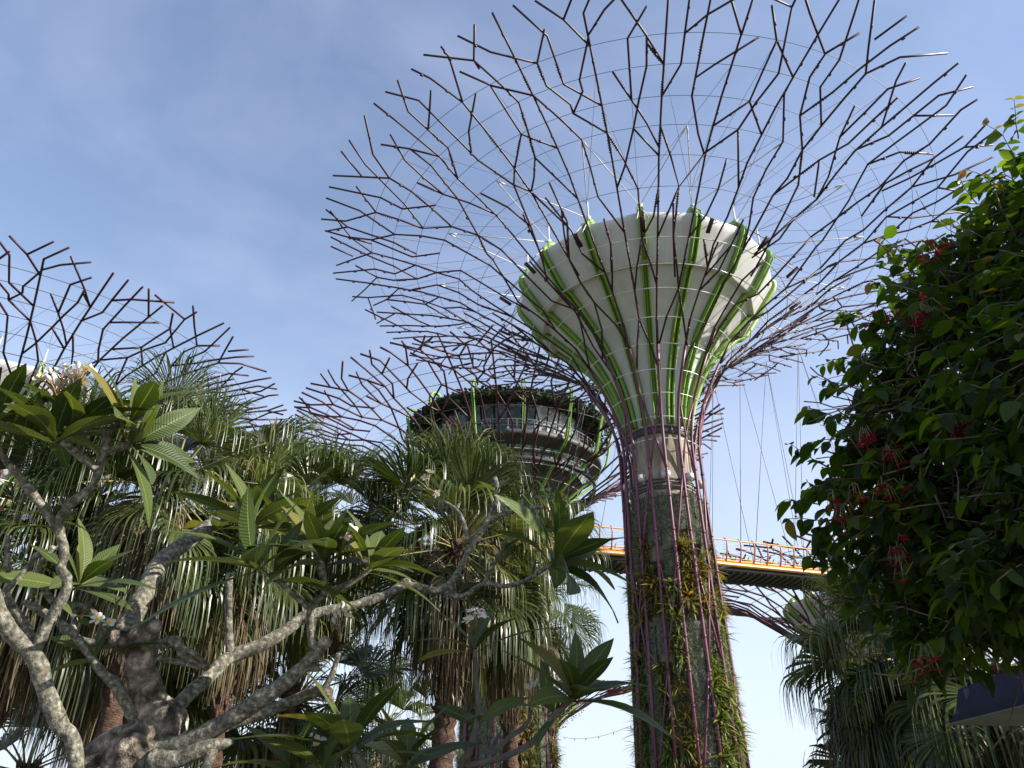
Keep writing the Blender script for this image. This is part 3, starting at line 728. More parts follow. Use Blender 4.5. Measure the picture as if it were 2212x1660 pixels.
# ------------------------------------------------------------------ other supertrees
LEFT = polar(-37, 74.4)
ls, LP3, LAZ = supertree('supertree', 'supertree at the left edge whose bare purple canopy rises behind the palms', LEFT, ident_r, lambda z: z * 0.965, rod=0.085, hoop=0.03, detail=False)
funnel(ls, LP3, [(r, z * 0.965) for r, z in FUN], [(r, z * 0.965) for r, z in RIM], 16, 5.0)
trunk_core(ls, CORE, [])
planting(ls, LAZ, CORE, 0, 17, 12, lambda k: [(0.2, 16.5, 't' if k % 2 else 'f')], 0.3, 1.8)
RB = polar(25, 95)
rz = lambda z: z - 13 if z > 18 else (z + 1.6) / 19.6 * 6.6 - 1.6
rs, RP3, RAZ = supertree('supertree', 'supertree right behind the orange walkway, its purple branches sweeping up beneath the deck', RB, lambda r, z: r * 0.95, rz, rod=0.105, hoop=0.03, detail=False, steel='plum_sunlit')
funnel(rs, RP3, [(r * .95, z - 13) for r, z in FUN], [(r * .95, z - 13) for r, z in RIM], 16, 5.0, struts=False)
trunk_core(rs, [(r, z * 0.37) for r, z in CORE], [])
planting(rs, RAZ, [(r, z * 0.37) for r, z in CORE], 0, 6, 12, lambda k: [(0.2, 6, 't' if k % 2 else 'f')], 0.25, 2.0)
def small_tree(az, D, label):
    L = polar(az, D)
    zf = lambda z: 7.4 + (z - 20) * 0.645 if z > 18 else (z + 1.6) / 19.6 * 7.7 - 1.6
    rt, p3, a = supertree('supertree', label, L, lambda r, z: r * 0.78, zf, rod=0.1, hoop=0, detail=False, seg=4, steel='plum_sunlit')
    funnel(rt, p3, [(r * 0.78, zf(z)) for r, z in FUN], [(r * 0.78, zf(z)) for r, z in RIM], 12, 5.0, struts=False)
    core = [(1.9, 0), (1.55, 8), (1.5, 9.5)]
    trunk_core(rt, core, [])
    planting(rt, a, core, 0, 7, 10, lambda k: [(0.2, 7.0, 'f')], 0.25, 2.0)
    # trailing climbers along the lower branches
    n = 700; c = rng.uniform(0, 64, n); t = rng.uniform(2, 8.5, n)
    P = np.array([tuple(p3(a_, b_)) for a_, b_ in zip(c, t)]); P[:, 2] -= rng.uniform(0, 1.2, n)
    D = rng.normal(0, 1, (n, 3)); V, F = inst(np.array([(0, -.2, 0), (.5, -.4, 0), (1, 0, 0), (.5, .4, 0)]), np.array([(0, 1, 2, 3)]), frames(P, D, rng.normal(0, 1, (n, 3)), np.full(n, 0.3)))
    mk('foliage', V, F, M['fern'], rt)
    return rt
small_tree(1.95, 150, 'small far supertree half hidden by the trunk of the observation supertree')
small_tree(-34.5, 150, 'small far supertree low between the reddish palm trunks at the left edge')

# ------------------------------------------------------------------ aerial walkway
def bez(pts, n):
    P = [np.array(tuple(p)) for p in pts]; out = []
    P = [2 * P[0] - P[1]] + P + [2 * P[-1] - P[-2]]
    segs = len(P) - 3
    for i in range(1, len(P) - 2):
        k = n // segs
        for j in range(k):
            t = j / k
            out.append(0.5 * ((2*P[i]) + (-P[i-1]+P[i+1])*t + (2*P[i-1]-5*P[i]+4*P[i+1]-P[i+2])*t*t + (-P[i-1]+3*P[i]-3*P[i+1]+P[i+2])*t**3))
    out.append(P[-2]); return np.array(out)
def skyway():
    root = thing('aerial_walkway', 'curved orange aerial walkway with railings hung behind the main supertree', 'walkway', (8, 54, 0))
    o = np.array((8, 54, 0.0))
    h = 15.0 + EYE
    ctl = [polar(-22, 58, h), polar(-10, 52.5, h), polar(0.9, 51.2, h), polar(8.8, 53.2, h), polar(17.3, 58.3, h), polar(24.4, 64.5, h), polar(31, 73, h), polar(36, 85, h)]
    A = bez(ctl, 112) - o
    T = np.gradient(A, axis=0); T /= np.linalg.norm(T, axis=1)[:, None]
    N = np.stack([-T[:, 1], T[:, 0], 0 * T[:, 0]], 1)      # to the far side
    W = 3.6
    far = A + N * W
    up = np.array((0, 0, 1.0))
    m = MB(); V = []; n = len(A)
    for i in range(n):
        V += [A[i] + N[i] * 0.1 + up * -0.12, A[i] + N[i] * 0.1 + up * -0.45, (A[i] + far[i]) / 2 - up * 0.62, far[i] - N[i] * 0.1 + up * -0.45, far[i] - N[i] * 0.1 + up * -0.12]
    F = [(5*i+j, 5*i+(j+1) % 5, 5*i+5+(j+1) % 5, 5*i+5+j) for i in range(n-1) for j in range(5)]
    m.add(np.array(V), F); dk = m.build('deck', M['dark'], root)
    m = MB()
    for i in range(0, n, 1):
        m.tube([A[i] + N[i] * 0.15 - up * 0.5, (A[i] + far[i]) / 2 - up * 0.69, far[i] - N[i] * 0.15 - up * 0.5], 0.07, 5)
    m.build('cross_beam', M['dark'], dk)
    for e, s in ((A, -1), (far, 1)):
        m = MB(); m.tube(e, 0.17, 8); m.build('edge_tube', M['orange'], root, True)
        m = MB(); m.tube(e + up * 0.28 - s * N * 0.05, 0.09, 6); m.build('edge_tube', M['orange'], root, True)
        m = MB(); m.tube(e + N * s * 0.5 - up * 0.15, 0.045, 5); m.build('outer_cable', M['silver'], root, True)
        rp = e + N * s * 0.35 + up * 1.75
        m = MB(); m.tube(rp, 0.05, 6); m.build('top_rail', M['orange'], root, True)
        m = MB()
        for z in (0.45, 0.65, 0.85, 1.05, 1.25, 1.45): m.tube(e + N * s * (0.08 + 0.12 * z) + up * z, 0.012, 4)
        m.build('rail_wires', M['silver'], root)
        for i in range(0, n, 2):
            m = MB(); b = e[i]
            pts = [b + N[i] * s * q + up * z for q, z in ((-0.1, 0.1), (0.12, 0.5), (0.3, 1.0), (0.4, 1.5), (0.35, 1.78), (0.1, 2.0))]
            m.tube(pts, [0.07, 0.07, 0.065, 0.06, 0.05, 0.04], 6); m.build('post', M['rust'], root, True)
    return root, A + o, far + o
sw, SWA, SWF = skyway()
# stays from the tall tree's canopy down to the walkway, fixed to the tree
m = MB(); base = np.array(tuple(MAIN))
for (az, t), idx in (((46, 13), (66, 70, 74, 78)), ((38, 13), (64, 68, 72)), ((30, 13), (60, 63, 66)), ((56, 13), (72, 78, 84, 90)), ((14, 12), (52, 56)), ((4, 12), (40, 46)), ((-8, 12), (34, 38))):
    an = R(az) 
    r = float(np.interp(t, range(len(RINGS)), RINGS[:, 0])); z = float(np.interp(t, range(len(RINGS)), RINGS[:, 1])) + EYE
    top = Vector((r * math.sin(an), r * math.cos(an), z))
    for k, i in enumerate(idx):
        i = min(i, len(SWA) - 1)
        q = (SWA if k % 2 == 0 else SWF)[i] - base
        m.tube([top, Vector(tuple(q))], 0.02, 4)
m.build('stay_cable', M['cable'], main)

# ------------------------------------------------------------------ fan palms
def frond(mb, mbp, root, az, el, L, Lb, nseg, droop, rnd, gap=1.0):
    """one fan leaf: curved stalk, pleated blade, drooping split tips"""
    p = Vector(root); d = Vector((math.cos(el) * math.sin(az), math.cos(el) * math.cos(az), math.sin(el)))
    pts = [p.copy()]
    for i in range(6):
        d = (d + Vector((0, 0, -0.045 * (1 if el > -0.8 else 0.3)))).normalized(); p = p + d * (L / 6); pts.append(p.copy())
    mbp.tube(pts, [0.028, 0.022, 0.019, 0.017, 0.015, 0.013, 0.011], 5)
    side = d.cross(Vector((0, 0, 1)))
    if side.length < 0.05: side = Vector((math.cos(az), -math.sin(az), 0))
    side.normalize(); n = side.cross(d).normalized()
    tw = rnd.uniform(-0.6, 0.6)
    side, n = side * math.cos(tw) + n * math.sin(tw), n * math.cos(tw) - side * math.sin(tw)
    H = np.array(tuple(p)); dv = np.array(tuple(d)); sv = np.array(tuple(side)); nv = np.array(tuple(n))
    nseg = int(nseg * 1.8)
    amax = 2.15 - 0.55 * max(0.0, min(1.0, (el + 0.1) / 1.1))
    al = np.linspace(-amax, amax, nseg) + np.array([rnd.uniform(-.02, .02) for _ in range(nseg)])
    K = 12
    tt = np.linspace(0, 1, K)
    young = max(0.0, min(1.0, (el + 0.1) / 1.1)); brk = 0.5 + 0.12 * young
    Ls = Lb * (0.80 + 0.24 * np.cos(al * 0.8)) * np.array([rnd.uniform(0.88, 1.08) for _ in range(nseg)])
    dirs = np.cos(al)[:, None] * dv + np.sin(al)[:, None] * sv + ((0.2 + 0.3 * young) * np.abs(np.sin(al)) + 0.06)[:, None] * nv
    dirs /= np.linalg.norm(dirs, axis=1)[:, None]
    tang = -np.sin(al)[:, None] * dv + np.cos(al)[:, None] * sv
    C = np.zeros((nseg, K, 3)); C[:, 0] = H
    lr = np.random.default_rng(rnd.randint(0, 10 ** 6)); lat = lr.normal(0, 1, (nseg, 3)) * (0.22 if gap < 1 else 0.085) * np.array([1, 1, 0.4])
    dd = dirs.copy()
    dr = droop * np.array([rnd.uniform(0.6, 1.5) for _ in range(nseg)])
    for k in range(1, K):
        t = tt[k]
        g = (0.03 + 7.5 * max(0, t - brk) ** 1.0)
        dd = dd - np.array([0, 0, 1.0]) * (g * dr)[:, None] + lat * (t * t)
        dd /= np.linalg.norm(dd, axis=1)[:, None]
        C[:, k] = C[:, k - 1] + dd * (Ls / (K - 1))[:, None]
    half = (al[1] - al[0]) * 0.52
    wid = np.where(tt < 0.5, Lb * tt * math.tan(half), np.where(tt < brk + 0.08, Lb * 0.5 * math.tan(half) * (1 - 0.45 * (tt - 0.5) / (brk - 0.42)), Lb * 0.5 * math.tan(half) * 0.5 * np.clip(1 - (tt - brk - 0.08) / (0.92 - brk), 0, 1) ** 0.6)) * gap
    wid = np.maximum(wid, 0.003)
    pl = np.where(np.arange(nseg) % 2 == 0, 1, -1)[:, None, None] * 0.35
    off = (tang[:, None, :] + pl * nv) * wid[None, :, None]
    V = np.stack([C - off, C + off], 2).reshape(-1, 3)
    F = []
    for s in range(nseg):
        b = s * K * 2
        for k in range(K - 1): F.append((b + 2*k, b + 2*k+1, b + 2*k+3, b + 2*k+2))
    mb.add(V, F)

def palm(label, top, lean, nf, Lp, Lb, seed, nseg=36, dead=6, trunk_r=0.13, el_lo=-62, tr_mat='palm_trunk', droop=1.0, group='fan palms', flowers=2):
    nf = int(nf * 1.2); vr = random.Random(seed * 31); Lb *= vr.uniform(1.05, 1.28); Lp *= vr.uniform(1.0, 1.3); droop *= vr.uniform(0.85, 1.25)
    rnd = random.Random(seed)
    base = Vector((top.x + lean[0], top.y + lean[1], 0))
    root = thing('fan_palm', label, 'palm', base, group)
    tp = top - base
    m = MB(); K = 70; pts = []; rad = []
    for i in range(K):
        t = i / (K - 1)
        w = Vector((lean[0] * -t, lean[1] * -t, tp.z * t)) + Vector((0.05 * math.sin(5 * t + seed), 0.05 * math.cos(4 * t), 0))
        pts.append(w); rad.append(trunk_r * (1.25 - 0.35 * t) * (1 + (0.10, 0.02, -0.07)[i % 3] + rnd.uniform(-.07, .07)))
    m.tube(pts, rad, 12)
    tr = m.build('trunk', M[tr_mat], root, False)
    # old leaf bases up the trunk
    m = MB()
    for i in range(90):
        t = 0.45 + 0.55 * i / 90; w = Vector(pts[int(t * (K - 1))]); a = i * 2.4
        r = trunk_r * 0.95
        o = Vector((math.cos(a), math.sin(a), 0))
        m.tube([w + o * r * 0.85 + Vector((0, 0, -0.05)), w + o * (r * 1.2 + 0.02) + Vector((0, 0, 0.06)), w + o * (r * 1.45 + 0.04) + Vector((0, 0, 0.16 + rnd.uniform(0, .1)))], [0.035, 0.028, 0.012], 5)
    m.build('leaf_base', M[tr_mat], tr)
    for i in range(nf):
        t = (i + 0.5) / nf
        el = R(82 + (el_lo - 94) * t ** 0.9) + rnd.uniform(-.12, .12)
        az = i * 2.39996 + rnd.uniform(-.25, .25)
        L = Lp * rnd.uniform(0.7, 1.2) * (0.75 + 0.35 * math.sin(min(pi, t * pi)))
        b = tp + Vector((0.07 * math.sin(az), 0.07 * math.cos(az), -0.35 * t))
        mb, mp = MB(), MB()
        frond(mb, mp, b, az, el, L, Lb * rnd.uniform(0.85, 1.12), nseg, droop * (0.32 + 1.05 * t), rnd)
        f = mb.build('frond', M['palm'], root)
        mp.build('stalk', M['petiole'], f, True)
    for i in range(dead):
        az = i * 2.39996 * 1.3 + rnd.uniform(-.3, .3); el = R(-72) + rnd.uniform(-.15, .2)
        mb, mp = MB(), MB()
        frond(mb, mp, tp + Vector((0.1 * math.sin(az), 0.1 * math.cos(az), -0.35)), az, el + (0.5 if i % 3 == 0 else 0), Lp * rnd.uniform(0.6, 1.05), Lb * rnd.uniform(0.9, 1.15), nseg - 8, 1.6, rnd, 0.7)
        f = mb.build('dead_frond', M['palm_dead'], root); f['label'] = 'dry brown hanging frond'
        mp.build('stalk', M['palm_dead'], f, True)
    for i in range(flowers):
        m = MB(); az = rnd.uniform(0, 6.28)
        stem = [tp + Vector((math.sin(az), math.cos(az), 0)) * (0.3 * k) + Vector((0, 0, 0.25 * k - 0.09 * k * k)) for k in range(6)]
        m.tube(stem, [0.014 - 0.0018 * k for k in range(6)], 5)
        for k in range(60):
            s = rnd.uniform(1.5, 5); p = Vector(stem[int(s)]).lerp(Vector(stem[min(5, int(s) + 1)]), s - int(s))
            d = Vector((rnd.gauss(0, .6), rnd.gauss(0, .6), rnd.gauss(-.3, .4)))
            m.tube([p, p + d * 0.14, p + d * 0.25 + Vector((0, 0, -0.12))], [0.004, 0.003, 0.002], 3)
        m.build('flower_stalk', M['inflo'], root)
    return root, pts

palm('tall fan palm with glossy fans and long hanging skirt behind the lichen-barked frangipani', at(370, 1030, 12), (-0.2, 0.3, 0), 40, 1.25, 1.15, 1, 40, 16, 0.13)
palm('fan palm at the left edge with a reddish ringed trunk and dense drooping skirt', at(115, 1130, 13), (-0.1, 0.2, 0), 40, 1.25, 1.1, 2, 36, 18, 0.14)
palm('slim fan palm between the tall left palm and the middle palm, its fans upright', at(690, 1120, 17), (-0.2, 0.1, 0), 34, 1.25, 1.15, 3, 34, 14, 0.14)
pc, pcp = palm('fan palm in the middle with a rugged dark trunk carrying ferns', at(985, 1170, 16), (-0.15, 0.1, 0), 42, 1.35, 1.3, 4, 38, 12, 0.20)
palm('fan palm right of the fern-clad one, its pale fringe hanging before the planted trunk', at(1095, 1255, 17.5), (0.1, 0.3, 0), 38, 1.3, 1.2, 5, 36, 12, 0.15)
palm('small distant fan palm with round fans low against the sky', at(835, 1560, 27), (0.1, 0.1, 0), 26, 1.3, 1.15, 6, 28, 4, 0.15, -45, flowers=0)
palm('low fan palm with yellowish hanging fringe under the frangipani boughs', at(640, 1500, 19), (0, 0.1, 0), 34, 1.3, 1.3, 7, 34, 6, 0.14, flowers=1)
palm('dark fan palm behind the frangipani trunk, half lost in shade', at(330, 1330, 17), (0.05, 0.2, 0), 36, 1.3, 1.3, 8, 34, 22, 0.14, flowers=0)
palm('fan palm half hidden behind the lichen-barked boughs, its skirt brown and tangled', at(540, 1165, 15), (-0.1, 0.2, 0), 36, 1.25, 1.2, 13, 34, 26, 0.13, flowers=3)
palm('low dark fan palm at the bottom left corner', at(60, 1650, 20), (0, 0, 0), 22, 1.1, 1.0, 9, 28, 2, 0.14, -30, flowers=0)
palm('shaded fan palm with a brown dead skirt beside the flowering creeper', at(1930, 1400, 15), (0.1, 0.2, 0), 32, 1.05, 1.25, 10, 36, 50, 0.15, -66, droop=1.9)
palm('fan palm with a straw-coloured fringe behind the navy roof', at(2140, 1440, 14), (0.1, 0.2, 0), 18, 1.1, 1.2, 11, 34, 50, 0.15, -50, droop=1.6)
palm('low fan palm under the creeper between the shaded palm and the roof', at(2010, 1650, 16), (0.1, 0.2, 0), 20, 1.1, 1.1, 12, 30, 18, 0.15, -50, flowers=0)
# ferns growing on the middle palm's trunk
n = 500; rr = rng.random(n); k = (rr * 69 * 0.3 + 69 * 0.52).astype(int); a = rng.uniform(0, 6.28, n)
P = np.array([tuple(pcp[i]) for i in k]) + np.stack([0.2 * np.cos(a), 0.2 * np.sin(a), rng.uniform(-.1, .1, n)], 1)
D = np.stack([np.cos(a), np.sin(a), rng.uniform(-1.0, 0.7, n)], 1) + rng.normal(0, .4, (n, 3))
V, F = inst(BL[0], BL[1], frames(P, D, np.tile([[0, 0, 1.0]], (n, 1)) + rng.normal(0, .3, (n, 3)), rng.uniform(0.15, 0.36, n) * 1.0))
mk('fern', V, F, M['fern'], pc)

# ------------------------------------------------------------------ frangipani trees
def leaf_tmpl():
    K = 9; V = []; U = []
    for i in range(K):
        t = i / (K - 1)
        w = 0.142 * math.sin(pi * min(1, t ** 1.1)) ** 1.0 + 0.004
        if t < 0.12: w = 0.008 + 0.25 * max(0, t - 0.06)
        zc = -0.16 * t * t
        for s in (-1, -0.5, 0, 0.5, 1):
            V.append((t, s * w, zc + 0.045 * abs(s) * math.sin(pi * t) - 0.015 * (abs(s) == 1))); U.append((t, s))
    F = [(5*i+j, 5*i+j+1, 5*i+j+6, 5*i+j+5) for i in range(K-1) for j in range(4)]
    return np.array(V), np.array(F), np.array(U)
LT = leaf_tmpl()
LTc = LT[0].copy(); LTc[:, 2] -= 0.12 * LTc[:, 0] ** 2.2
def rosette(parent, root, P, axis, n, L, seed, spread=(12, 82)):
    L = L * 1.27
    rnd = random.Random(seed); ax = Vector(axis).normalized()
    s = ax.orthogonal().normalized(); b = ax.cross(s)
    Ms = []; Ps, Xs, Zs, Ss = [], [], [], []
    for i in range(n):
        t = (i + 0.5) / n; ph = i * 2.39996 + rnd.uniform(-.25, .25); th = R(spread[0] + (spread[1] - spread[0]) * t ** 0.8) + rnd.uniform(-.12, .12)
        rad = s * math.cos(ph) + b * math.sin(ph)
        d = ax * math.cos(th) + rad * math.sin(th)
        up = ax * math.sin(th) - rad * math.cos(th)
        up = up + Vector((rnd.gauss(0, .2), rnd.gauss(0, .2), rnd.gauss(0, .2)))
        Ps.append(tuple(P - ax * 0.035 * t)); Xs.append(tuple(d)); Zs.append(tuple(up)); l = L * rnd.uniform(0.72, 1.1) * (0.75 + 0.35 * t)
        Ss.append((l, l * rnd.uniform(0.85, 1.12), l * rnd.uniform(0.4, 1.5)))
    V, F = inst(LTc, LT[1], frames(np.array(Ps), np.array(Xs), np.array(Zs), np.array(Ss)))
    U = np.tile(LT[2], (n, 1))
    return mk('leaf_rosette', V - np.array(tuple(root)), F, M['plum_leaf'], parent, True, U)
def flower_cluster(parent, root, P, axis, n, seed, open_=0.6, size=0.035):
    rnd = random.Random(seed); ax = Vector(axis).normalized(); off = np.array(tuple(root))
    ms = MB(); fl = []
    for i in range(n):
        d = (ax + Vector((rnd.gauss(0, .45), rnd.gauss(0, .45), rnd.gauss(0, .4)))).normalized()
        e = P + d * rnd.uniform(0.05, 0.10)
        ms.tube([P - ax * 0.02, P + d * 0.03, e], 0.0028, 5)
        s = d.orthogonal().normalized(); b = d.cross(s)
        V = []; F = []; idx = []
        if rnd.random() < open_:
            for k in range(5):
                a = k * 2 * pi / 5; r1 = s * math.cos(a) + b * math.sin(a); t1 = b * math.cos(a) - s * math.sin(a)
                b0 = len(V)
                for t, w, o in ((0.0, .06, 0), (0.32, .3, .14), (0.7, .42, .27), (0.95, .26, .24), (1.04, .05, .2)):
                    c = e + r1 * size * t + d * size * (0.2 + o)
                    V += [c - t1 * size * w * 0.85, c + t1 * size * w * 0.85 + d * size * 0.14]
                for j in range(4): F.append((b0 + 2*j, b0 + 2*j+1, b0 + 2*j+3, b0 + 2*j+2)); idx.append(1 if j == 0 else 0)
        else:
            m2 = MB(); m2.tube([e, e + d * size * 0.5, e + d * size * 0.95], [0.004, 0.0085, 0.002], 6)
            V = [Vector(v) for v in m2.V[0]]; F = m2.F; idx = [0] * len(F)
        fl.append((V, F, idx))
    ms.V = [v - off for v in ms.V]
    f = ms.build('flower_cluster', M['stalk'], parent)
    for V, F, idx in fl:
        F4 = np.array([q if len(q) == 4 else (*q[:3], q[2]) for q in F if len(q) == 4]); k4 = [i for q, i in zip(F, idx) if len(q) == 4]
        o = mk('flower', np.array([tuple(v) for v in V]) - off, F4, [M['petal'], M['yolk']], f)
        o.data.polygons.foreach_set('material_index', np.array(k4, np.int32))
    return f
def limb(mb, root, pts, jit=0.012, seed=0, n=10):
    """pts: (x, y, distance, half width in photo pixels)"""
    rnd = random.Random(seed)
    P = [at(x, y, D) for x, y, D, w in pts]; Rr = [w * mpp(x, y, D) for x, y, D, w in pts]
    if len(P) > 2:
        A = bez(P, 4 * (len(P) - 1)); rad = np.interp(np.linspace(0, len(P) - 1, len(A)), range(len(P)), Rr)
    else:
        A = np.array([tuple(P[0].lerp(P[1], t)) for t in np.linspace(0, 1, 4)]); rad = np.linspace(Rr[0], Rr[1], 4)
    A = A - np.array(tuple(root))
    rad = rad * np.array([1 + rnd.uniform(-.06, .07) for _ in rad])
    mb.tube(A, rad, n)
ca = lambda x, y: (x * .4362, 935.7 + y * .4362)
cb = lambda x, y: (355.6 + x * .4362, 935.7 + y * .4362)
cc_ = lambda x, y: (795.3 + x * .4363, 935.7 + y * .4363)
c0 = lambda x, y: (x * .327, 486.6 + y * .327)
def conv(f, l): return [(*f(x, y), D, h * .4362 if f is not c0 else h * .327) for x, y, D, h in l]

F1 = at(300, 1700, 3.3); F1.z = 0
fr1 = thing('frangipani_tree', 'old frangipani with lichen-spotted boughs and a gnarled stump of a trunk', 'tree', F1)
tb = MB()
x, y = ca(640, 1660)
limb(tb, F1, [(x - 10, 2600, 3.35, 62), (x - 8, 1900, 3.32, 62)] + conv(ca, [(640, 1680, 3.3, 150), (720, 1540, 3.3, 140), (790, 1430, 3.3, 112), (740, 1320, 3.3, 82), (705, 1220, 3.3, 70), (700, 1100, 3.3, 72), (705, 1020, 3.3, 76), (755, 975, 3.28, 44), (768, 950, 3.27, 34)]), seed=1, n=20)
limb(tb, F1, conv(ca, [(380, 1640, 3.35, 62), (560, 1545, 3.32, 78), (720, 1500, 3.3, 90)]), seed=2, n=14)
limb(tb, F1, conv(ca, [(700, 1060, 3.32, 60), (600, 1010, 3.36, 66), (570, 970, 3.38, 40)]), seed=3, n=14)
trunkob = tb.build('trunk', M['bark_old'], fr1, True)
sb = trunkob.modifiers.new('smooth', 'SUBSURF'); sb.levels = 2; sb.render_levels = 2
tx = bpy.data.textures.new('gnarls', 'CLOUDS'); tx.noise_scale = 0.06; tx.noise_depth = 3
dm = trunkob.modifiers.new('gnarls', 'DISPLACE'); dm.texture = tx; dm.strength = 0.042; dm.texture_coords = 'LOCAL'
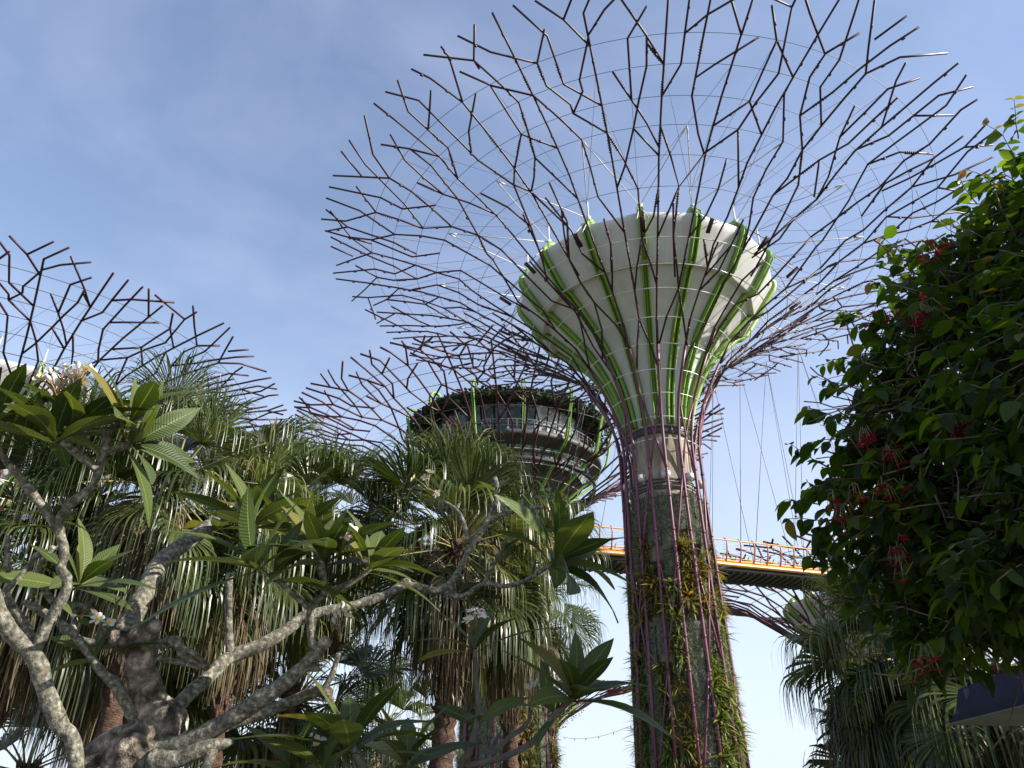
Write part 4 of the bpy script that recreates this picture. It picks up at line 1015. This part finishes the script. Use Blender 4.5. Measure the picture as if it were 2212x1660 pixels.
LIMBS = [
 conv(ca, [(600, 1010, 3.34, 62), (650, 930, 3.38, 52), (720, 780, 3.45, 48), (790, 650, 3.55, 45), (870, 580, 3.6, 42), (1000, 490, 3.7, 38), (1120, 400, 3.8, 33), (1230, 340, 3.9, 26)]),
 conv(ca, [(580, 1040, 3.36, 30), (440, 1045, 3.4, 26), (350, 1000, 3.42, 24), (270, 920, 3.45, 22), (110, 830, 3.5, 20)]),
 conv(ca, [(560, 965, 3.38, 24), (480, 910, 3.42, 22), (425, 870, 3.45, 22), (310, 850, 3.5, 18), (250, 820, 3.52, 16), (195, 720, 3.55, 14)]),
 [(160, 2400, 3.0, 20)] + conv(ca, [(380, 1680, 3.05, 38), (300, 1450, 3.05, 42), (230, 1280, 3.05, 45), (170, 1110, 3.05, 46), (90, 1030, 3.05, 42), (30, 950, 3.05, 40), (-20, 850, 3.05, 38), (-60, 700, 3.05, 34)]),
 conv(ca, [(170, 1080, 3.05, 34), (210, 1000, 3.03, 27), (270, 880, 3.0, 25), (325, 790, 2.98, 24), (330, 720, 2.97, 24), (300, 670, 2.96, 23), (320, 600, 2.95, 21), (290, 480, 2.94, 25), (265, 440, 2.94, 22), (190, 340, 2.93, 20), (100, 220, 2.92, 20), (30, 140, 2.92, 18), (-20, 50, 2.92, 17)]),
 conv(ca, [(270, 450, 2.94, 20), (350, 350, 2.9, 19), (450, 270, 2.86, 19), (490, 180, 2.85, 19), (520, 80, 2.84, 20)]) + conv(c0, [(700, 1480, 2.82, 26), (712, 1370, 2.82, 25), (800, 1310, 2.8, 24), (868, 1280, 2.79, 22)]),
 conv(c0, [(640, 1620, 2.84, 26), (575, 1560, 2.83, 26), (510, 1510, 2.82, 28), (400, 1420, 2.8, 24)]),
 conv(c0, [(700, 1500, 2.82, 24), (780, 1470, 2.81, 25), (868, 1440, 2.8, 24)]),
 conv(ca, [(165, 1050, 3.06, 32), (120, 950, 3.08, 24), (60, 860, 3.1, 22), (15, 780, 3.1, 20)]),
 conv(ca, [(290, 940, 3.3, 22), (370, 1000, 3.28, 20), (440, 1100, 3.27, 19), (510, 1190, 3.27, 22), (560, 1230, 3.27, 31), (600, 1290, 3.27, 29), (650, 1390, 3.28, 29), (690, 1470, 3.3, 30)]),
 conv(ca, [(300, 850, 3.5, 15), (365, 895, 3.4, 16), (362, 975, 3.3, 17)]),
 conv(ca, [(150, 820, 3.5, 15), (185, 710, 3.5, 14), (205, 640, 3.48, 14), (270, 560, 3.45, 13)]),
 conv(ca, [(20, 790, 3.1, 18), (110, 700, 3.1, 15), (195, 590, 3.08, 15)]),
 conv(ca, [(40, 690, 3.2, 14), (36, 600, 3.2, 13), (36, 510, 3.2, 11)]),
 conv(ca, [(770, 1050, 3.28, 26), (870, 1030, 3.2, 26), (900, 1090, 3.18, 20), (960, 1130, 3.18, 14), (1040, 1165, 3.18, 12)]),
 conv(ca, [(885, 1060, 3.19, 14), (960, 1090, 3.16, 13), (1035, 1160, 3.17, 10)]),
 conv(ca, [(780, 1110, 3.27, 16), (860, 1130, 3.22, 14), (930, 1145, 3.2, 13), (1030, 1168, 3.18, 11)]),
 conv(ca, [(820, 1420, 3.3, 32), (930, 1300, 3.34, 36), (1050, 1190, 3.4, 36)]) + conv(cb, [(320, 1112, 3.46, 36), (480, 1050, 3.5, 33), (600, 980, 3.55, 33), (690, 910, 3.58, 30), (800, 880, 3.62, 25), (950, 850, 3.66, 23), (1100, 800, 3.7, 21), (1190, 755, 3.72, 22), (1330, 782, 3.75, 20)]) + conv(cc_, [(390, 765, 3.76, 24)]),
 conv(cc_, [(375, 775, 3.76, 20), (440, 700, 3.78, 16), (510, 560, 3.82, 15), (600, 430, 3.88, 15), (640, 300, 3.92, 13), (625, 215, 3.94, 12)]),
 conv(cc_, [(590, 440, 3.88, 14), (680, 397, 3.86, 13), (780, 375, 3.84, 12), (870, 368, 3.83, 9)]),
 conv(cc_, [(672, 398, 3.86, 10), (668, 350, 3.86, 10), (658, 308, 3.87, 9)]),
 conv(cc_, [(752, 380, 3.84, 9), (760, 352, 3.84, 8), (766, 330, 3.84, 8)]),
 conv(cc_, [(500, 545, 3.83, 12), (470, 440, 3.84, 12), (432, 375, 3.85, 10), (370, 338, 3.86, 8)]),
 conv(cc_, [(438, 380, 3.85, 9), (452, 345, 3.85, 8)]),
 conv(cc_, [(375, 795, 3.75, 17), (470, 808, 3.72, 13), (575, 745, 3.7, 14), (680, 760, 3.66, 14), (800, 720, 3.62, 13), (905, 650, 3.58, 12), (925, 640, 3.57, 10)]),
 conv(cc_, [(578, 742, 3.7, 11), (620, 655, 3.72, 10), (666, 578, 3.74, 8)]),
 conv(cc_, [(812, 695, 3.62, 9), (820, 660, 3.62, 8), (826, 630, 3.62, 8)]),
 conv(ca, [(740, 1560, 3.28, 80)]) + conv(cb, [(60, 1560, 3.2, 58), (250, 1460, 3.12, 47), (400, 1370, 3.06, 43), (550, 1270, 3.0, 41), (650, 1190, 2.96, 37), (745, 1100, 2.92, 32), (770, 1050, 2.91, 30)]),
 conv(cb, [(780, 1070, 2.91, 24), (740, 1062, 2.9, 22), (725, 990, 2.89, 20), (722, 880, 2.87, 20), (752, 830, 2.86, 19), (790, 790, 2.85, 19), (782, 700, 2.84, 19), (765, 620, 2.83, 17)]),
 conv(cb, [(795, 792, 2.85, 18), (900, 752, 2.83, 17), (970, 710, 2.82, 16), (1022, 668, 2.81, 14)]),
 conv(cb, [(718, 872, 2.87, 18), (640, 800, 2.85, 15), (540, 715, 2.82, 14), (440, 655, 2.8, 13)]),
 conv(cb, [(545, 720, 2.82, 12), (545, 700, 2.82, 11)]),
 conv(cb, [(322, 1095, 3.46, 24), (318, 950, 3.45, 20), (318, 800, 3.44, 19), (322, 690, 3.43, 19)]),
 conv(cb, [(320, 720, 3.43, 12), (345, 690, 3.43, 9)]),
 conv(ca, [(740, 1620, 3.2, 60)]) + conv(cb, [(60, 1620, 3.15, 42), (170, 1570, 3.12, 42), (300, 1535, 3.1, 26), (345, 1520, 3.1, 12)]),
 conv(cb, [(140, 1520, 3.2, 40), (250, 1470, 3.22, 34), (380, 1425, 3.22, 28), (550, 1362, 3.2, 29), (700, 1300, 3.18, 31), (780, 1270, 3.16, 28)]),
 conv(cb, [(760, 1305, 3.16, 15), (820, 1215, 3.14, 15), (845, 1150, 3.13, 14), (862, 1090, 3.12, 13)]),
 conv(cb, [(770, 1275, 3.16, 26), (815, 1310, 3.15, 20), (832, 1345, 3.15, 10)]),
 conv(cb, [(700, 1150, 2.94, 26), (740, 1165, 2.93, 18), (782, 1172, 2.92, 8)]),
 conv(cb, [(260, 1530, 3.1, 22), (225, 1600, 3.1, 26), (200, 1680, 3.1, 26)]),
]
for i, l in enumerate(LIMBS):
    mb = MB(); limb(mb, F1, l, seed=20 + i, n=12 if l[0][3] > 8 else 8); b = mb.build('bough', M['bark'], fr1, True)
    if l[0][3] > 7:
        sb = b.modifiers.new('smooth', 'SUBSURF'); sb.levels = 1; sb.render_levels = 1
        dm = b.modifiers.new('knots', 'DISPLACE'); dm.texture = tx; dm.strength = 0.012; dm.texture_coords = 'LOCAL'
# knotted cut ends
for (x, y, D, w) in conv(cb, [(790, 1045, 2.9, 34), (800, 1290, 3.15, 32), (1195, 745, 3.72, 24), (120, 1520, 3.2, 44)]) + conv(ca, [(760, 965, 3.26, 40), (840, 1040, 3.24, 30), (890, 1400, 3.28, 36)]) + conv(cc_, [(392, 775, 3.76, 26), (448, 345, 3.85, 10)]):
    mb = MB(); p = at(x, y, D) - F1; r = w * mpp(x, y, D)
    mb.tube([p + Vector((-r * .8, 0, -r * .3)), p + Vector((-r * .2, 0, 0)), p + Vector((r * .5, -.3 * r, r * .3)), p + Vector((r * .85, -.4 * r, r * .5))], [r * .7, r * 1.0, r * .9, r * .45], 9)
    b = mb.build('knot', M['bark_old'], fr1, True)
ROS = [(121, 938, 2.79, (-.1, -.3, 1), 13, .24), (160, 920, 2.85, (.2, .1, 1), 10, .23), (284, 905, 2.78, (.5, -.2, 1), 9, .22), (288, 958, 2.8, (.9, -.2, .35), 9, .27), (-5, 895, 2.9, (.0, -.2, 1), 9, .27), (40, 955, 2.88, (-.2, -.4, .7), 6, .25),
       (175, 1258, 3.42, (.5, -.3, .8), 13, .25), (205, 1412, 3.3, (-.3, -.4, .8), 6, .22), (118, 1108, 2.95, (.1, -.2, 1), 6, .11), (160, 1325, 3.35, (.1, -.2, 1), 4, .12),
       (547, 1217, 2.8, (-.5, -.35, .85), 11, .32), (543, 1124, 3.3, (0, -.1, 1), 14, .31), (593, 1235, 2.81, (.1, -.25, 1), 6, .26), (700, 1202, 2.83, (.1, -.35, 1), 14, .27), (801, 1218, 2.81, (.35, -.2, 1), 11, .24), (640, 1150, 3.35, (.2, .1, 1), 8, .27), (470, 1135, 3.75, (.3, 0, 1), 8, .26),
       (1203, 1212, 3.57, (.55, -.1, .6), 17, .40), (1085, 1185, 3.75, (-.1, -.1, 1), 4, .14), (1075, 1060, 3.9, (.1, 0, 1), 3, .12)]
for i, (x, y, D, ax, n, L) in enumerate(ROS): rosette(fr1, F1, at(x, y, D), ax, n, L, 50 + i)
for i, (x, y, D, ax, n, op) in enumerate([(157, 850, 2.82, (0, -.2, 1), 12, .7), (125, 855, 2.84, (-.2, -.1, 1), 6, .6), (735, 1192, 2.8, (.4, -.4, .7), 4, .5), (720, 1355, 3.1, (.1, -.1, 1), 5, 0), (737, 1375, 3.1, (.1, -.1, 1), 4, 0), (922, 1052, 3.87, (-.5, 0, .8), 4, .8), (228, 1375, 3.3, (.2, -.4, .4), 2, 1)]):
    flower_cluster(fr1, F1, at(x, y, D), ax, n, 80 + i, op, 0.027)

F2 = at(1000, 1700, 3.6); F2.z = 0
fr2 = thing('frangipani_tree', 'younger shaded frangipani with dark upright stems and white blossom in the middle', 'tree', F2)
L2 = [
 [(960, 2600, 3.6, 12), (965, 1900, 3.6, 10)] + conv(cc_, [(460, 1660, 3.6, 20), (490, 1600, 3.6, 17), (530, 1480, 3.58, 15), (545, 1350, 3.56, 14), (536, 1230, 3.54, 12), (528, 1080, 3.52, 9)]),
 conv(cc_, [(470, 1650, 3.6, 17), (650, 1612, 3.56, 15), (800, 1540, 3.5, 15), (880, 1455, 3.46, 16), (945, 1375, 3.42, 17), (1020, 1300, 3.4, 11)]),
 conv(cc_, [(600, 1620, 3.57, 15), (615, 1585, 3.6, 15), (710, 1500, 3.62, 12), (780, 1450, 3.64, 10), (812, 1370, 3.65, 4)]),
 conv(cc_, [(597, 1602, 3.6, 12), (565, 1550, 3.64, 10), (530, 1500, 3.68, 8)]),
 conv(cc_, [(608, 1590, 3.62, 14), (630, 1530, 3.7, 12), (650, 1490, 3.75, 9)]),
 conv(cc_, [(700, 1505, 3.62, 9), (712, 1470, 3.62, 8), (712, 1440, 3.62, 7)]),
 [(985, 1720, 3.6, 9)] + conv(cc_, [(360, 1690, 3.5, 13), (230, 1680, 3.45, 10), (190, 1620, 3.45, 9)]),
]
for i, l in enumerate(L2):
    mb = MB(); limb(mb, F2, l, seed=200 + i, n=10); mb.build('bough', M['bark_dark'], fr2, True)
for i, (x, y, D, ax, n, L) in enumerate([(1026, 1396, 3.52, (0, -.15, 1), 7, .29), (1243, 1499, 3.4, (.3, -.25, .9), 13, .30), (1195, 1535, 3.45, (-.4, -.4, .7), 5, .2), (1035, 1555, 3.55, (0, -.5, .4), 3, .2), (880, 1640, 3.45, (.1, -.2, 1), 9, .31)]):
    rosette(fr2, F2, at(x, y, D), ax, n, L, 150 + i)
for i, (x, y, D, ax, n, op) in enumerate([(1022, 1365, 3.5, (0, -.6, .8), 7, .9), (1150, 1520, 3.65, (0, -.2, 1), 7, .15), (1170, 1500, 3.62, (.2, -.2, 1), 4, .3)]):
    flower_cluster(fr2, F2, at(x, y, D), ax, n, 180 + i, op, 0.031)
F3 = at(770, 1730, 3.2); F3.z = 0
fr3 = thing('frangipani_tree', 'low frangipani with dark spreading leaves at the bottom of the view', 'tree', F3)
for i, l in enumerate([[(790, 2600, 3.2, 14), (800, 1900, 3.2, 13), (805, 1720, 3.2, 12), (785, 1660, 3.18, 9), (760, 1612, 3.15, 8)], [(803, 1740, 3.2, 10), (720, 1720, 3.22, 8), (640, 1670, 3.25, 7)]]):
    mb = MB(); limb(mb, F3, l, seed=230 + i, n=10); mb.build('bough', M['bark_dark'], fr3, True)
for i, (x, y, D, ax, n, L) in enumerate([(757, 1607, 3.15, (0, -.2, 1), 11, .30), (630, 1665, 3.25, (-.1, -.25, 1), 9, .25), (700, 1660, 3.1, (0, -.3, .9), 5, .22)]):
    rosette(fr3, F3, at(x, y, D), ax, n, L, 250 + i)
flower_cluster(fr3, F3, at(662, 1640, 3.2), (0, -.3, 1), 2, 260, 1, .035)

# ------------------------------------------------------------------ flowering creeper
VP = at(2120, 1640, 4.6); VP.z = 0
vine = thing('flowering_creeper', 'dense dark creeper with crimson flower clusters filling the right side', 'creeper', VP)
POLY = [(2260, 330), (2260, 345), (2235, 385), (2230, 420), (2165, 460), (2095, 520), (2040, 550), (1990, 590), (1965, 650), (1925, 700), (1895, 745), (1870, 800), (1890, 850), (1870, 900), (1840, 940), (1855, 975), (1820, 1015), (1830, 1070), (1855, 1115), (1875, 1170), (1900, 1215), (1945, 1280), (1975, 1330), (1990, 1375), (2035, 1400), (2085, 1405), (2140, 1390), (2170, 1330), (2240, 1300), (2250, 1290), (2420, 1380), (2900, 1300), (3000, 900), (2900, 640), (2600, 450), (2400, 345)]
def inpoly(x, y):
    c = False; n = len(POLY)
    for i in range(n):
        x1, y1 = POLY[i]; x2, y2 = POLY[(i + 1) % n]
        if (y1 > y) != (y2 > y) and x < (x2 - x1) * (y - y1) / (y2 - y1) + x1: c = not c
    return c
def edge_dist(x, y):
    b = 1e9
    for i in range(24):
        x1, y1 = POLY[i]; x2, y2 = POLY[i + 1]; dx, dy = x2 - x1, y2 - y1
        t = max(0, min(1, ((x - x1) * dx + (y - y1) * dy) / (dx * dx + dy * dy))); b = min(b, math.hypot(x - x1 - t * dx, y - y1 - t * dy))
    return b
def vleaf():
    K = 6; V = []
    for i in range(K):
        t = i / (K - 1); w = 0.27 * math.sin(pi * t ** 0.8) ** 0.8 + 0.004
        for s in (-1, 0, 1): V.append((t, s * w, -0.22 * t * t + 0.10 * abs(s) * math.sin(pi * t)))
    return np.array(V), np.array([(3*i+j, 3*i+j+1, 3*i+j+4, 3*i+j+3) for i in range(K-1) for j in range(2)])
VL = vleaf()
rv = random.Random(77)
lp, lx, lz, lsz = [], [], [], []
yp, yx, yz, ysz = [], [], [], []
tw = MB()
def shoot(p, d, n, step, size, droop=0.10, young=0):
    """a twig with leaves in opposite pairs"""
    pts = [p.copy()]
    for i in range(n):
        d = (d + Vector((rv.gauss(0, .16), rv.gauss(0, .16), rv.gauss(0, .12) - droop))).normalized()
        p = p + d * step; pts.append(p.copy())
        s = d.cross(Vector((0, 0, 1)))
        if s.length < .1: s = Vector((1, 0, 0))
        s.normalize()
        for sg in (-1, 1):
            if rv.random() < 0.12: continue
            x = (s * sg * rv.uniform(.6, 1.1) + d * rv.uniform(.1, .8) + Vector((rv.gauss(0, .25), rv.gauss(0, .25), rv.gauss(-.45, .35))))
            z = Vector((rv.gauss(0, .4), rv.gauss(0, .4), 1)) + s * sg * 0.3
            sz = size * rv.choice((.55, .8, .95, 1.1, 1.25, 1.45)) * rv.uniform(.9, 1.1)
            if young and i > n - 1 - young: yp.append(tuple(p)); yx.append(tuple(x)); yz.append(tuple(z)); ysz.append(sz * .6)
            else: lp.append(tuple(p)); lx.append(tuple(x)); lz.append(tuple(z)); lsz.append(sz)
    tw.tube(pts, [0.005 * (1 - .6 * i / n) for i in range(n + 1)], 4)
cnt = 0
HOLES = [(2150, 690, 80, 55), (2110, 785, 65, 55), (1985, 890, 60, 42), (2075, 1010, 80, 55), (2170, 1020, 60, 70), (2180, 860, 50, 40)]
while cnt < 3500:
    x = rv.uniform(2200, 3000) if rv.random() < .45 else rv.uniform(1715, 2330); y = rv.uniform(100, 1520)  # mass past the right edge is unseen, thickened to block sun
    if not inpoly(x, y): continue
    ed = edge_dist(x, y)
    if rv.random() > .22 + ed / 130: continue
    thick = min(1.0, ed / 260)
    mid = 4.75 - 0.0004 * (x - 1720)
    D = mid + (rv.random() * 2 - 1) * (0.22 + 0.95 * thick)
    hole = any(((x - a) / b) ** 2 + ((y - c) / d) ** 2 < 1 for a, c, b, d in HOLES)
    if hole and (D < mid + .35 or rv.random() < .6): continue
    p = at(x, y, D)
    out = Vector((rv.gauss(-.35, .6), rv.gauss(-.2, .6), rv.gauss(.05, .45)))
    shoot(p, out.normalized(), rv.randint(3, 5), .07, .092)
    cnt += 1
for i in range(900):      # unseen creeper mass, added right of the view to shade the frangipanis
    p = Vector((rv.gauss(4.3, .42), rv.uniform(-.6, 3.3), rv.uniform(1.4, 4.5)))
    shoot(p, Vector((rv.gauss(0, .6), rv.gauss(0, .6), rv.gauss(0, .45))).normalized(), rv.randint(3, 4), .09, .12)
for i in range(90):      # leafier rim
    k = rv.randint(1, 23); t = rv.random(); x = POLY[k][0] + (POLY[k+1][0] - POLY[k][0]) * t if k < 28 else 0; y = POLY[k][1] + (POLY[k+1][1] - POLY[k][1]) * t
    p = at(x + rv.uniform(10, 50), y + rv.uniform(0, 40), 4.6 + rv.uniform(-.35, .35))
    shoot(p, Vector((rv.gauss(-.8, .3), rv.gauss(0, .4), rv.gauss(.1, .35))).normalized(), rv.randint(3, 5), .065, .095)
for x0, y0, x1, y1, D, n, yg in [(1790, 1010, 1692, 995, 4.6, 6, 0), (1770, 1090, 1685, 1085, 4.6, 5, 0), (1800, 900, 1740, 885, 4.6, 4, 1), (1960, 560, 1890, 517, 4.7, 5, 1), (2110, 440, 2050, 400, 4.7, 5, 1), (2200, 360, 2140, 268, 4.7, 6, 2), (2200, 300, 2196, 215, 4.6, 5, 2), (2200, 420, 2085, 352, 4.6, 6, 2), (2230, 330, 2165, 345, 4.6, 5, 1), (1860, 690, 1815, 665, 4.7, 4, 1), (1820, 1240, 1745, 1200, 4.5, 5, 0), (1900, 1340, 1840, 1270, 4.6, 5, 0), (2100, 560, 1990, 530, 4.5, 6, 0), (1900, 1150, 1705, 1105, 4.4, 7, 0), (1870, 1050, 1730, 1040, 4.5, 5, 0), (1880, 860, 1765, 800, 4.5, 5, 0), (1900, 960, 1750, 930, 4.4, 5, 0), (1990, 640, 1880, 600, 4.6, 5, 1), (2050, 560, 1935, 505, 4.6, 5, 1), (2230, 500, 2120, 390, 4.6, 6, 0)]:
    a, b = at(x0, y0, D), at(x1, y1, D - .1); shoot(a, (b - a).normalized() + Vector((0, 0, .12)), n, (b - a).length / n, .10, .05, yg)
toR = lambda L: np.array(L) - np.array(tuple(VP))
V, F = inst(VL[0], VL[1], frames(toR(lp), np.array(lx), np.array(lz), np.array(lsz)))
fo = mk('foliage', V, F, M['vine_leaf'], vine, True)
V, F = inst(VL[0], VL[1], frames(toR(yp), np.array(yx), np.array(yz), np.array(ysz)))
mk('young_leaves', V, F, M['vine_young'], vine, True)
# tangle of old twigs inside
for i in range(1300):
    x, y = rv.uniform(1800, 2500), rv.uniform(420, 1400)
    if i > 650:
        hx, hy, hw, hh = HOLES[i % len(HOLES)]; x, y = rv.gauss(hx, hw * .6), rv.gauss(hy, hh * .6)
    if not inpoly(x, y) or edge_dist(x, y) < 60: continue
    p = at(x, y, 4.7 + rv.uniform(-.45, .8)); d = Vector((rv.gauss(0, 1), rv.gauss(0, .6), rv.gauss(0, 1))).normalized(); pts = [p.copy()]
    for k in range(rv.randint(5, 9)):
        d = (d + Vector((rv.gauss(0, .3), rv.gauss(0, .3), rv.gauss(0, .3)))).normalized(); p = p + d * .085; pts.append(p.copy())
    tw.tube(pts, rv.uniform(.0025, .0062), 3)
for x, D in ((2105, 5.0), (2330, 4.9), (2550, 5.1), (3100, 4.9)):
    b = at(x, 1640, D); b.z = 0; t = at(x + 20, 700, D)
    tw.tube([b, b.lerp(t, .3) + Vector((.05, 0, 0)), b.lerp(t, .6) - Vector((.04, .03, 0)), t], [.05, .045, .038, .02], 8)
tw.V = [v - np.array(tuple(VP)) for v in tw.V]
tw.build('twigs', M['twig'], vine, True)
for i, (x, y, n, D) in enumerate([(2085, 935, 18, 4.2), (1935, 1003, 9, 4.3), (1925, 1075, 10, 4.2), (1835, 1122, 6, 4.3), (1812, 1095, 3, 4.3), (1955, 1222, 9, 4.2), (1968, 1245, 5, 4.2), (2015, 1440, 7, 4.2), (2025, 1462, 4, 4.2), (2195, 1115, 9, 4.0), (2185, 1155, 5, 4.0), (2020, 545, 6, 4.2), (1992, 690, 7, 4.2), (2010, 675, 4, 4.2), (2100, 1470, 0, 4.0), (1880, 960, 7, 4.2), (1860, 1075, 3, 4.2), (1925, 690, 4, 4.2)]):
    if not n: continue
    n = int(n * 1.5); c = at(x, y, D - .35) - VP; ms, mr = MB(), MB()
    hub = c + Vector((0, .03, .09))
    for k in range(n):
        d = Vector((rv.gauss(0, .6), rv.gauss(-.15, .5), rv.gauss(-.35, .5)))
        e = hub + d * .06 + Vector((0, 0, -.05)); mid = hub + d * .035 + Vector((0, 0, .012))
        ms.tube([hub, mid, e], [.002, .0018, .0018], 4)
        ax = (e - mid).normalized(); s = ax.orthogonal().normalized(); b = ax.cross(s); sz = rv.uniform(.019, .029)
        for q in range(5):
            a = q * 2 * pi / 5 + k; r1 = s * math.cos(a) + b * math.sin(a); t1 = b * math.cos(a) - s * math.sin(a)
            mr.add(np.array([tuple(v) for v in (e, e + r1 * sz * .55 - t1 * sz * .3, e + r1 * sz * 1.15 + ax * sz * .2, e + r1 * sz * .55 + t1 * sz * .3)]), [(0, 1, 2, 3)])
    nt_ = len(ms.F); ms.add(np.concatenate(mr.V), mr.F)
    f = ms.build('flower_cluster', [M['tube'], M['red']], vine)
    f.data.polygons.foreach_set('material_index', np.array([0] * nt_ + [1] * (len(ms.F) - nt_), np.int32))

# ------------------------------------------------------------------ kiosk roof
L0, A0 = at(2060, 1562, 11), at(2212, 1520, 9.0)
z0 = L0.z; A0.z = z0
dn = (A0 - L0); dn.z = 0; ln = dn.length; dn.normalize()
B0 = at(2040, 1575, 11.9); B0.z = z0 - 0.02
df = Vector((.985, .17, 0))
kroot = thing('kiosk', 'navy-edged kiosk roof with grey-green soffit under the creeper', 'kiosk', (L0 + dn * 3 + df * 3) * 1.0)
kroot.location.z = 0; KO = Vector(kroot.location)
far = L0 + df * 5.5; e1 = L0 + dn * 6.5; e2 = e1 + df * 5.5
tipv = L0 - dn * 0.12 + df * 0.25
def lc(*v): return [tuple(Vector(q) - KO) for q in v]
up = Vector((0, 0, 1))
inn = (dn + df) * 0.0
m = MB()
V = lc(L0, e1, e1 + up * .10, L0 + up * .10)
th = Vector((0, 0, .34)); sl = df * 0.12 + dn * 0.1
pts = [L0, e1, e2, far]; bot = [p + up * 0 for p in pts]; lip = [p + up * .08 for p in pts]
ctr = sum(pts, Vector()) / 4
top = [p.lerp(ctr, 0.045) + up * .36 for p in pts]
li2 = [p.lerp(ctr, 0.012) + up * .082 for p in pts]
m.add(lc(*bot, *lip), [(i, (i+1) % 4, 4 + (i+1) % 4, 4 + i) for i in range(4)] + [])
m.add(lc(*lip, *li2), [(i, (i+1) % 4, 4 + (i+1) % 4, 4 + i) for i in range(4)])
m.add(lc(*li2, *top), [(i, (i+1) % 4, 4 + (i+1) % 4, 4 + i) for i in range(4)] + [(4, 5, 6, 7)])
m.build('fascia', M['navy'], kroot)
bi = [p.lerp(ctr, -0.02) - up * .02 for p in pts]; bi2 = [p.lerp(ctr, -0.02) - up * .004 for p in pts]; 
m = MB(); m.add(lc(*bi, *bi2), [(0, 1, 2, 3), (7, 6, 5, 4)] + [(i, (i+1) % 4, 4 + (i+1) % 4, 4 + i) for i in range(4)])
m.build('soffit', M['soffit'], kroot)
for p in (pts[0].lerp(ctr, .3), pts[1].lerp(ctr, .3), pts[2].lerp(ctr, .3), pts[3].lerp(ctr, .3)):
    m = MB(); q = p - KO; m.tube([(q.x, q.y, 0), (q.x, q.y, z0 - .02)], .06, 10); m.build('post', M['greydark'], kroot, True)
m = MB(); a, b = at(2098, 1500, 10.6), at(2140, 1385, 10.8); m.tube(lc(a, b), .022, 8); m.box(Vector(a) - KO, (.1, .1, .12)); m.build('stay_rod', M['greydark'], kroot, True)

# ------------------------------------------------------------------ festoon wires
def festoon(a, b, sag, label):
    o = Vector((a.x, a.y, 0)); m = MB()
    P = [a.lerp(b, t) - up * sag * 4 * t * (1 - t) - o for t in np.linspace(0, 1, 25)]
    m.tube(P, .012, 4)
    for p in P[1:-1:4]: m.tube([p, p - up * .06, p - up * .12], [.015, .04, .03], 6)
    w = m.build('festoon_wire', M['cable']); w.location = o
    return tag(w, label, 'wire')
festoon(at(1215, 1592, 72), at(1395, 1552, 46), .5, 'thin festoon wire sagging towards the main supertree trunk')
festoon(at(800, 1560, 70), at(1000, 1538, 76), .5, 'thin festoon wire left of the observation supertree trunk')
